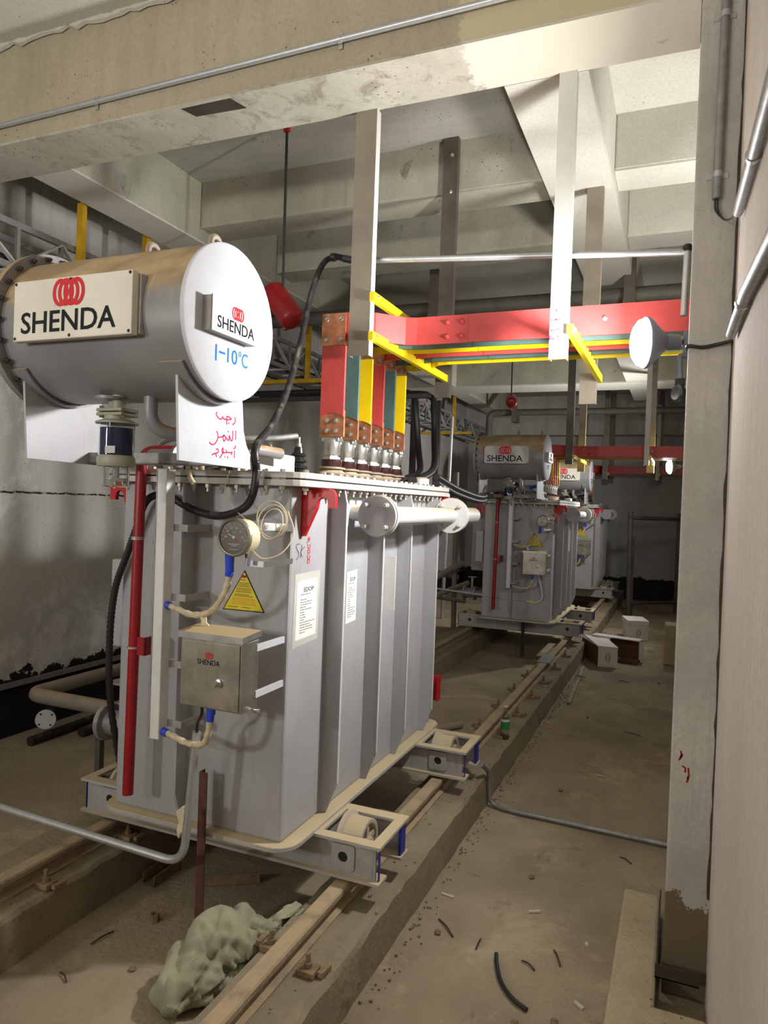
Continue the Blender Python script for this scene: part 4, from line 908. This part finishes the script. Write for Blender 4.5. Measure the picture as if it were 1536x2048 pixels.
extinguisher('dark red extinguisher cylinder hung behind the near conservator', (-2.42, 4.0, 3.10), (.22, -.05, -.25), ZS2)
extinguisher('small dark red extinguisher hung in the distance above the middle transformer', (-2.27, 10.0, 3.36), (.25, -.9, -.35), ZS2)

# high pipes -------------------------------------------------------------
def pipe(label, pts, r, mat, name='pipe', cat='pipe'):
    org(pts[0]); return tag(MB().tube(bend(pts, r*2.2), r, 16).build(name, mat, smooth=50), label, cat)
pipe('thick dark pipe crossing under the slab behind the busbars', [(-4.5, 6.45, 3.70), (.58, 6.45, 3.70)], .07, 'pipe_dark')
pipe('thick dark pipe crossing far behind under the second slab', [(-3.4, 13.2, 3.1), (-3.4, 13.2, 3.62), (.58, 13.2, 3.62)], .06, 'pipe_dark')
for x, y, z, l in ((-.47, 6.40, 3.63, 'near the right beam'), (-2.2, 6.40, 3.63, 'left of the nearest hanger'), (-2.9, 13.14, 3.56, 'on the far dark pipe')):
    t = thing('pipe_hanger', 'dark steel channel hanger holding the thick pipe '+l, 'hanger', (x, y, ZS2))
    channel(x-.045, x+.045, y-.09, z-.1, ZS2).build('post', 'hanger_dark', t); MB().box(x-.05, x+.05, y-.095, y+.16, z-.13, z-.0).build('shoe', 'hanger_dark', t)
# ---------------------------------------------------------------- cable tray along left wall
t = thing('cable_tray', 'long lattice cable tray high along the left wall', 'cable tray', (-4.1, 3.0, 3.25))
ty0, ty1, n = 1.6, 15.4, 40; st = (ty1-ty0)/n
for x in (-4.28, -3.99):
    for z in (3.27, 3.54): MB().box(x-.015, x+.015, ty0, ty1, z-.02, z+.02).build('chord', 'tray', t)
up = raw_mesh(MB().bar((0, 0, 3.28), (0, st, 3.53), .012, .035, (1, 0, 0)), 'brace_up', 'tray_lit'); dn = raw_mesh(MB().bar((0, 0, 3.53), (0, st, 3.28), .012, .035, (1, 0, 0)), 'brace_down', 'tray_lit')
vt = raw_mesh(MB().box(-.012, .012, -.012, .012, 3.28, 3.53), 'brace_upright', 'tray'); rg = raw_mesh(MB().box(-4.28, -3.99, -.012, .012, 3.255, 3.275), 'tray_rung', 'tray_lit')
for k in range(n):
    y = ty0+k*st
    inst(up if k % 2 else dn, 'brace', ORG+Vector((-3.985, y, 0)), t).location = Vector((-3.985, y, 0))-ORG
    inst(vt, 'upright', (0, 0, 0), t).location = Vector((-3.985, y, 0))-ORG
    inst(rg, 'rung', (0, 0, 0), t).location = Vector((0, y, 0))-ORG
for k, (y, l) in enumerate(((3.8, 'nearest the camera'), (4.45, 'second from the camera'), (7.1, 'behind the near conservator'), (12.7, 'far down the wall'))):
    t = thing('tray_support', 'dull yellow steel tray support '+l, 'support', (-3.93, y, ZS2), 'yellow supports of the cable tray')
    MB().box(-3.965, -3.915, y-.02, y+.02, 3.18, 3.86 if k != 1 else 4.0).build('post', 'yellow_dull', t)
    MB().box(-3.962, -3.918, y-.017, y+.017, 3.86 if k != 1 else 4.0, ZS2).build('post_top', 'post_black', t)
    MB().box(XL, -3.6, y-.022, y+.022, 3.17, 3.215).build('arm', 'yellow_dull', t)
for i, (x, r) in enumerate(((-4.20, .03), (-4.13, .025), (-4.07, .03))):
    org((x, 8, 3.3)); pts = [(x+random.uniform(-.02, .02), 1.8+.9*k, 3.29+r+random.uniform(0, .012)) for k in range(16)]
    tag(MB().tube(spline(pts, 3), r, 8).build('power_cable', 'cable_black', smooth=60), ['thick black cable lying in the tray next to the wall', 'thinner black cable in the middle of the tray', 'thick black cable lying in the tray on the room side'][i], 'cable', 'cables in the tray')
# heavy cables dropping to the first transformer
for i, pts in enumerate(([(-4.0, 6.25, 2.9), (-2.6, 6.2, 2.89), (-2.30, 6.1, 2.84), (-2.24, 6.05, 2.7), (-2.18, 6.0, 2.35), (-1.98, 5.5, 2.12), (-1.75, 4.6, 2.02), (-1.60, 4.2, 1.99)],
                         [(-4.0, 6.35, 2.9), (-2.5, 6.3, 2.89), (-2.16, 6.2, 2.84), (-2.10, 6.15, 2.7), (-2.05, 6.05, 2.42), (-1.86, 5.5, 2.15), (-1.66, 4.6, 2.02), (-1.52, 4.1, 1.99)],
                         [(-4.0, 6.15, 2.9), (-2.75, 6.1, 2.89), (-2.43, 6.05, 2.83), (-2.37, 6.0, 2.7), (-2.33, 5.9, 2.2), (-2.2, 5.6, 2.06), (-1.9, 4.6, 2.0), (-1.80, 4.3, 1.98)])):
    org(pts[0]); P = spline(pts, 6)
    tag(MB().tube(P, .028, 10).build('power_cable', 'cable_black', smooth=60), ['thick black cable dropping onto the lid of the nearest transformer, middle of three', 'thick black cable dropping onto the nearest transformer, rightmost of three', 'thick black cable dropping onto the nearest transformer, leftmost of three'][i], 'cable', 'cables dropping behind the nearest transformer')
for i, y in enumerate((6.25, 6.55)):
    org((-2.3, y, 0)); tag(MB().box(-2.32+.13*i, -2.27+.13*i, y-.1, y-.06, 0, 2.84).build('cable_strut', 'post_black'), ['dark steel strut carrying the dropping cables, left one', 'dark steel strut carrying the dropping cables, right one'][i], 'strut')
for i, dz in enumerate((0, .04)):
    org((-1.5, 5, 1.95)); tag(MB().tube(spline([(-1.45, 4.35, 1.99+dz), (-1.55, 5.2, 1.93+dz), (-1.75, 6.6, 1.90+dz), (-2.1, 8.3, 1.97+dz), (-2.1, 8.75, 2.0+dz)], 6), .022, 8).build('link_cable', 'cable_black', smooth=60), ['dark cable sagging between the two nearer transformers, lower one', 'dark cable sagging between the two nearer transformers, upper one'][i], 'cable')
# left wall foot: pipes and flange
pipe('grey floor pipe with elbow beside the left wall', [(-2.7, 3.56, .47), (-4.02, 3.56, .47), (-4.02, 9.0, .47)], .048, 'pipe_grey')
pipe('second grey pipe bend low behind the nearest transformer', [(-2.7, 4.5, .38), (-3.62, 4.5, .38), (-3.62, 8.0, .34)], .045, 'pipe_grey')
t = thing('blind_flange', 'pale round blind flange low on the left wall', 'flange', (-4.2, 3.86, .1))
fd = Vector((.66, -.75, 0)); fc = Vector((-4.22, 3.88, .185))
MB().lathe(fc, fd, [(.07, 0), (.07, .014)], 36).build('disc', 'flange_white', t, smooth=35); MB().lathe(fc-fd*.3, fd, [(.04, 0), (.04, .3)], 20).build('stub', 'black_paint', t, smooth=35)
for k in range(4):
    a = .9+k*math.pi/2; u = fd.cross(Z_); MB().cyl(fc+(u*math.cos(a)+Z_*math.sin(a))*.053+fd*.014, fc+(u*math.cos(a)+Z_*math.sin(a))*.053+fd*.018, .007, n=10).build('bolt_hole', 'black_paint', t)
pipe('dark plastic pipe lying along the foot of the left wall, nearer end', [(-4.28, 3.80, .035), (-4.33, 7.5, .035)], .033, 'post_black')
pipe('dark plastic pipe lying along the foot of the left wall, second one', [(-4.12, 4.12, .035), (-4.2, 8.5, .035)], .035, 'post_black')
for i, pts in enumerate(([(-3.55, 4.0, .012), (-3.75, 4.15, .02), (-3.7, 4.4, .06), (-3.4, 4.6, .02), (-3.1, 4.5, .01)], [(-3.2, 3.9, .012), (-3.3, 4.1, .03), (-3.15, 4.3, .04), (-2.95, 4.2, .01)])):
    org(pts[0]); tag(MB().tube(spline(pts, 6), .005, 6).build('loose_wire', 'yellow_dull', smooth=60), ['loose yellow wire on the floor by the left pipes, longer one', 'loose yellow wire on the floor by the left pipes, shorter one'][i], 'wire')
# scaffolds
def scaffold(label, bars, loc, mat):
    t = thing('scaffold_frame', label, 'scaffold', loc)
    for nm, a, b, r in bars: MB().cyl(a, b, r, n=12).build(nm, mat, t, smooth=50)
scaffold('dark pipe scaffold frame at the end of the walkway', [('post', (-.80, 13.5, 0), (-.83, 13.5, 1.86), .045), ('post', (-.02, 14.3, 0), (-.02, 14.3, 1.86), .045), ('crossbar', (-.85, 13.47, 1.75), (.02, 14.33, 1.75), .035), ('crossbar', (-.82, 13.5, .22), (0, 14.3, .22), .03), ('post', (-.76, 13.62, 0), (-.77, 13.62, 1.4), .02)], (-.4, 13.9, 0), 'pipe_dark')
scaffold('pale scaffold poles left of the middle transformer', [('post', (-3.08, 10.3, 0), (-3.12, 10.3, 2.35), .038), ('post', (-4.2, 10.6, 0), (-4.2, 10.6, 2.3), .035), ('crossbar', (-4.3, 10.35, .50), (-2.9, 10.25, .44), .03), ('crossbar', (-4.3, 10.6, .85), (-3.05, 10.35, .78), .035), ('brace', (-4.25, 10.55, .35), (-3.1, 10.35, 1.75), .022)], (-3.08, 10.3, 0), 'pipe_grey')
pipe('bright upright galvanised pipe behind the middle transformer', [(-3.55, 11.2, 0), (-3.50, 11.2, 3.3)], .028, 'galv')
pipe('upper pale pipe lying across behind the first transformer', [(-4.4, 8.6, .05), (-2.95, 10.22, 1.0)], .045, 'pipe_grey')
pipe('lower pale pipe lying across behind the first transformer', [(-4.3, 8.0, .04), (-2.85, 10.2, .72)], .04, 'pipe_grey')

# ---------------------------------------------------------------- things on floor
def carton_box():
    t = thing('foam_box', 'closed white box standing farther down the walkway', 'box', (-.55, 11.1, 0)); ang = math.radians(14)
    R = Matrix.Rotation(ang, 3, 'Z')
    def ob(mb, x0, x1, y0, y1, z0, z1):
        q = MB().box(x0, x1, y0, y1, z0, z1); mb.add([R @ v+Vector((-.56, 11.15, 0)) for v in q.v], q.f)
    m = MB(); ob(m, -.14, .14, -.22, .22, 0, .23); b = m.build('body', 'carton_white', t, bevel=.006)
    m = MB(); ob(m, -.15, .15, -.23, .23, .225, .29); m.build('lid', 'carton_white', t, bevel=.006)
    m = MB()
    for w_, s_ in ((.05, 0), (.028, .004)): mark(m, Vector((-.56, 11.15, 0))+R @ Vector((.01, -.2205, .11)), R @ X_, Z_, [(w_*.6*math.cos(q*.33), w_*math.sin(q*.33)) for q in range(20)], .006)
    m.build('printed_mark', 'ink_pen', b)
carton_box()
def open_carton():
    t = thing('open_carton', 'opened white carton with brown inside lying by the kerb', 'box', (-.75, 8.95, 0))
    def part(nm, mat, c, ang, *b):
        q = MB().box(*b); R = Matrix.Rotation(math.radians(ang), 3, 'Z'); m = MB().add([R @ v+Vector(c) for v in q.v], q.f); return m.build(nm, mat, t)
    c = (-.735, 8.86, 0)
    part('front_panel', 'carton_white', c, 8, -.11, .11, 0, .012, 0, .235)
    part('front_lining', 'carton_brown', c, 8, -.11, .11, .012, .016, 0, .235)
    m = MB().prism([(-.36, 9.55), (-.06, 9.42), (.115, 8.86), (-.115, 8.84)], 'z', .235, .247); m.add([], []); m.v = [v+Vector((-.735, 0, 0)) for v in m.v]; m.build('top_flap', 'carton_white', t)
    part('side_panel', 'carton_brown', (-.85, 8.86, 0), 24, -.006, .006, 0, .6, .01, .235)
    part('rear_panel', 'carton_brown', (-.60, 9.55, 0), -14, -.18, .22, 0, .01, 0, .26)
    part('rear_top', 'carton_white', (-.68, 9.50, 0), -14, -.30, .30, -.1, .06, .26, .27)
    part('end_panel', 'carton_white', (-.40, 9.42, 0), -10, -.006, .05, -.05, -.04, 0, .26)
    part('bottom_flap', 'carton_brown', (-.52, 9.25, 0), -10, -.12, .1, -.05, .3, 0.004, .03)
    m = MB(); R = Matrix.Rotation(math.radians(8), 3, 'Z')
    for w_ in (.055, .03): mark(m, Vector(c)+R @ Vector((0, -.0008, .115)), R @ X_, Z_, [(w_*.5*math.cos(q*.33), w_*math.sin(q*.33)) for q in range(20)], .006)
    m.build('printed_mark', 'ink_pen', t)
open_carton()
def bottle():
    x, y, z = -1.10, 5.05, .2
    t = thing('plastic_bottle', 'clear plastic bottle with green label standing on the kerb', 'bottle', (x, y, z))
    out = [(.012, .002), (.026, 0), (.031, .012), (.031, .05), (.029, .06), (.031, .07), (.031, .145), (.026, .168), (.016, .196), (.0125, .21), (.0125, .23)]
    pr = out+[(r-.0012, h) for r, h in reversed(out[2:])]+[(.02, .012)]
    MB().lathe((x, y, z), Z_, pr, 28).build('bottle_body', 'bottle_plastic', t, smooth=40)
    MB().lathe((x, y, z), Z_, [(.0316, .075), (.0318, .076), (.0318, .128), (.0316, .129), (.0313, .129), (.0313, .075)], 28).build('wrap_label', 'bottle_label', t, smooth=40)
    MB().lathe((x, y, z), Z_, [(.0316, .129), (.0318, .130), (.031, .146), (.0305, .146), (.0313, .129)], 28).build('label_band', 'bottle_band', t, smooth=40)
    MB().lathe((x, y, z+.2295), Z_, [(.0135, 0), (.0135, .003), (.0125, .004)], 20).build('rim', 'bottle_band', t, smooth=40)
bottle()
t = thing('wooden_stick', 'pale wooden stick with a cross piece lying beside the kerb', 'stick', (-.95, 7.8, 0))
MB().bar((-.915, 6.98, .012), (-.985, 8.65, .014), .035, .02).build('lath', 'wood', t); MB().bar((-.99, 8.12, .03), (-.90, 8.06, .032), .03, .015).build('cross_piece', 'wood', t)
org((-.55, 2.75, 0))
tag(MB().tube(spline([(-.632, 2.905, .011), (-.615, 2.84, .012), (-.575, 2.745, .011), (-.515, 2.67, .011), (-.452, 2.63, .011)], 6), .0085, 10).build('hose_piece', 'cable_black', smooth=60), 'short curved piece of black hose on the near floor', 'hose')
# cloth sack
from mathutils import noise as mnoise
def cloth():
    org((-1.5, 2.3, 0)); rnd = random.Random(4)
    path = spline([(-1.575, 2.02, .045), (-1.60, 2.09, .075), (-1.585, 2.18, .10), (-1.55, 2.27, .125), (-1.50, 2.345, .14), (-1.445, 2.40, .14), (-1.405, 2.445, .155), (-1.375, 2.50, .18), (-1.352, 2.545, .20)], 16)
    rad = [.03, .075, .105, .115, .115, .085, .045, .038, .03]
    mb = MB(); n = 96; m = len(path)
    for i, p in enumerate(path):
        s = i/(m-1)*(len(rad)-1); k = min(int(s), len(rad)-2); r = rad[k]+(rad[k+1]-rad[k])*(3*(s-k)**2-2*(s-k)**3)
        T = (path[min(i+1, m-1)]-path[max(i-1, 0)]).normalized(); u = T.cross(Z_).normalized(); w = u.cross(T)
        for j in range(n):
            a = 2*math.pi*j/n
            fold = 1+.12*math.sin(2*a+s*1.3)+.10*abs(math.sin(2.5*a-s*1.6+1))+.05*math.sin(7*a+s*3)*math.sin(s*1.7)-.16*max(0, math.sin(s*3.1+1.5*a-.6))**6+.025*math.sin(11*a+s*9)
            d3 = u*math.cos(a)*1.12+w*math.sin(a); nz = lambda f, o: mnoise.noise(Vector((p.x*f*2+o+d3.x*.5, p.y*f*.8+d3.y*.5, d3.z*1.1+o)))
            fold += .20*(1-abs(nz(3.2, 0)))**3-.10-.20*max(0, 1-5*abs(nz(3.5, 4)))**2+.08*(1-abs(nz(9, 9)))**5-.05*max(0, 1-6*abs(nz(14, 2)))
            q = p+d3*r*fold
            q.z = max(q.z, .006+.004*math.sin(j+i)); 
            if q.x > -1.385 and q.z < .2: q.x = -1.385-rnd.uniform(0, .006)
            mb.v.append(q)
    for i in range(m-1):
        for j in range(n): mb.f.append((i*n+j, i*n+(j+1) % n, (i+1)*n+(j+1) % n, (i+1)*n+j))
    mb.f += [tuple(reversed(range(n))), tuple(range((m-1)*n, m*n))]
    o = mb.build('cloth_sack', 'cloth', smooth=180)
    tag(o, 'crumpled grey green cloth sack against the near rail', 'cloth')
cloth()
org((-2.04, 2.49, 0))
tag(MB().lathe((-2.04, 2.49, 0), Z_, [(.021, 0), (.021, .036), (.013, .036), (.013, .004)], 6).build('hex_nut', 'rust_dust'), 'large steel nut standing on the pit floor', 'nut')
t = thing('channel_offcut', 'short steel channel offcut lying in the dark pit', 'offcut', (-2.2, 2.78, 0)); MB().box(-2.29, -2.285, 2.70, 2.9, 0, .06).box(-2.285, -2.22, 2.70, 2.9, 0, .005).build('web', 'rust_dust', t); MB().box(-2.225, -2.22, 2.70, 2.9, .005, .05).build('flange', 'rust_dust', t)
org((-2.0, 2.85, 0)); tag(MB().bar((-2.03, 2.80, .03), (-1.80, 2.95, .03), .005, .05).build('flat_bar', 'rust_dust'), 'flat steel bar on edge in the dark pit', 'offcut')
org((-1.6, 5.0, 0)); tag(MB().cyl((-1.9, 5.35, .03), (-1.62, 5.75, .03), .028).build('pipe_offcut', 'pipe_grey', smooth=40), 'short dusty pipe offcut on the floor behind the nearest transformer', 'offcut')
t = thing('steel_bracket', 'small upright steel bracket on the rear wheel frame', 'bracket', (-1.2, 4.3, .28)); MB().box(-1.33, -1.27, 4.30, 4.306, .2, .44).box(-1.33, -1.27, 4.30, 4.36, .2, .206).build('plate', 'galv_grey', t); MB().box(-1.40, -1.33, 4.30, 4.306, .36, .40).build('tab', 'galv_grey', t)
org((-1.21, 7.6, .28)); tag(MB().box(-1.30, -1.17, 7.35, 7.75, .284, .290).build('rail_plate', 'galv_grey'), 'flat steel plate lying on the right rail', 'plate')
org((-.1, 9.4, 0)); tag(MB().box(-.13, .35, 9.39, 9.7, 0, .49).build('concrete_block', 'block', bevel=.01), 'upright concrete block beside the far end of the walkway', 'block')
# pad and angle irons at foot of the column
org((-.1, 3, 0))
tag(MB().prism([(-.18, 2.2), (.15, 2.2), (.15, 2.72), (-.02, 2.72), (-.02, 3.52), (-.175, 3.52)], 'z', 0, .10).build('concrete_pad', 'block', bevel=.012), 'dusty low concrete pad beside the near column', 'block')
t = thing('corner_iron', 'dark steel angle irons around the foot of the near column', 'angle iron', (0, 2.9, .0))
MB().box(-.025, .13, 2.89, 2.895, .1, .15).box(-.025, .13, 2.89, 2.93, .1, .105).build('front_angle', 'scrap_dark', t)
MB().box(-.022, -.016, 2.9, 3.5, .1, .135).build('side_angle', 'scrap_dark', t)
# scattered debris
rnd = random.Random(21)
spots = [(-.55, 3.3), (-.40, 3.0), (-.62, 3.6), (-.28, 2.75), (-.72, 2.95), (-.48, 2.55), (-.30, 3.15), (-.2, 4.0), (-.66, 4.8), (-.45, 5.2), (-.3, 6.3), (-.7, 6.6), (-.2, 7.4), (-.5, 8.2), (-.15, 8.3), (-.3, 10.2), (-2.15, 2.3), (-1.9, 2.2), (-1.75, 2.7), (-2.1, 2.05), (-.9, 2.95), (-.95, 3.25), (-.88, 3.0), (-.35, 2.62), (-.25, 2.58), (-.5, 2.9)]
for i, (x, y) in enumerate(spots):
    org((x, y, 0)); a = rnd.uniform(0, 3.1); L = rnd.uniform(.02, .07)*(1+.25*y/4); k = i % 3
    d = Vector((math.cos(a), math.sin(a), 0)); p = Vector((x, y, .004))
    if k == 0: o = MB().bar(p-d*L*.4, p+d*L*.4, .012, .008).build('paper_scrap', 'scrap_light')
    elif k == 1: o = MB().tube(spline([p-d*L, p+Vector((0, .006, .004)), p+d*L], 4), .0035, 6).build('twig', 'scrap_dark', smooth=60)
    else: o = MB().lathe((x, y, 0), Z_, [(.012, 0), (.016, .006), (.008, .016)], 6).build('pebble', 'rust_dust')
    zone = ('in the pit before the nearest transformer' if x < -1.4 else 'at the foot of the right kerb' if x < -.8 else 'on the near walkway floor' if y < 3.4 else 'on the middle walkway floor' if y < 6 else 'on the far walkway floor')
    tag(o, ['pale scrap sliver ', 'dark twig ', 'small brown pebble '][k]+zone, ['scrap', 'twig', 'pebble'][k], ['pale scrap slivers', 'dark twigs', 'brown pebbles'][k]+' scattered on the floor')
# crumbs of mortar along kerb foot, uncountable
org((0, 0, 0)); m = MB()
for i in range(700):
    y = rnd.uniform(1.8, 12); x = -1.03+abs(rnd.gauss(0, .035)) if i % 3 else rnd.uniform(-1.35, -1.06); z0 = 0 if i % 3 else .199; s = rnd.uniform(.002, .008)
    m.lathe((x, y, z0), Z_, [(s, 0), (s*.8, s*.9)], 5)
o = m.build('mortar_crumbs', 'plinth'); o['kind'] = 'stuff'; o['label'] = 'fine mortar crumbs along the right kerb'; o['category'] = 'rubble'

# low stands under the floor pipes
for i, (x, y, z) in enumerate(((-3.4, 3.56, .425), (-4.02, 5.2, .425), (-3.1, 4.5, .34), (-3.62, 6.2, .31))):
    t = thing('pipe_stand', 'small steel stand under the grey floor pipes, %s from the camera' % ['nearest', 'third', 'second', 'farthest'][i], 'stand', (x, y, 0), 'stands under the grey floor pipes')
    MB().box(x-.02, x+.02, y-.02, y+.02, 0, z).build('leg', 'pipe_dark', t); MB().box(x-.06, x+.06, y-.06, y+.06, 0, .008).build('foot_plate', 'pipe_dark', t)

org((-3.3, 6.3, 2.8)); tag(MB().box(XL, -2.1, 6.02, 6.06, 2.80, 2.84).build('cable_crossbar', 'post_black'), 'dark steel crossbar carrying cables from the left wall to the struts', 'crossbar')
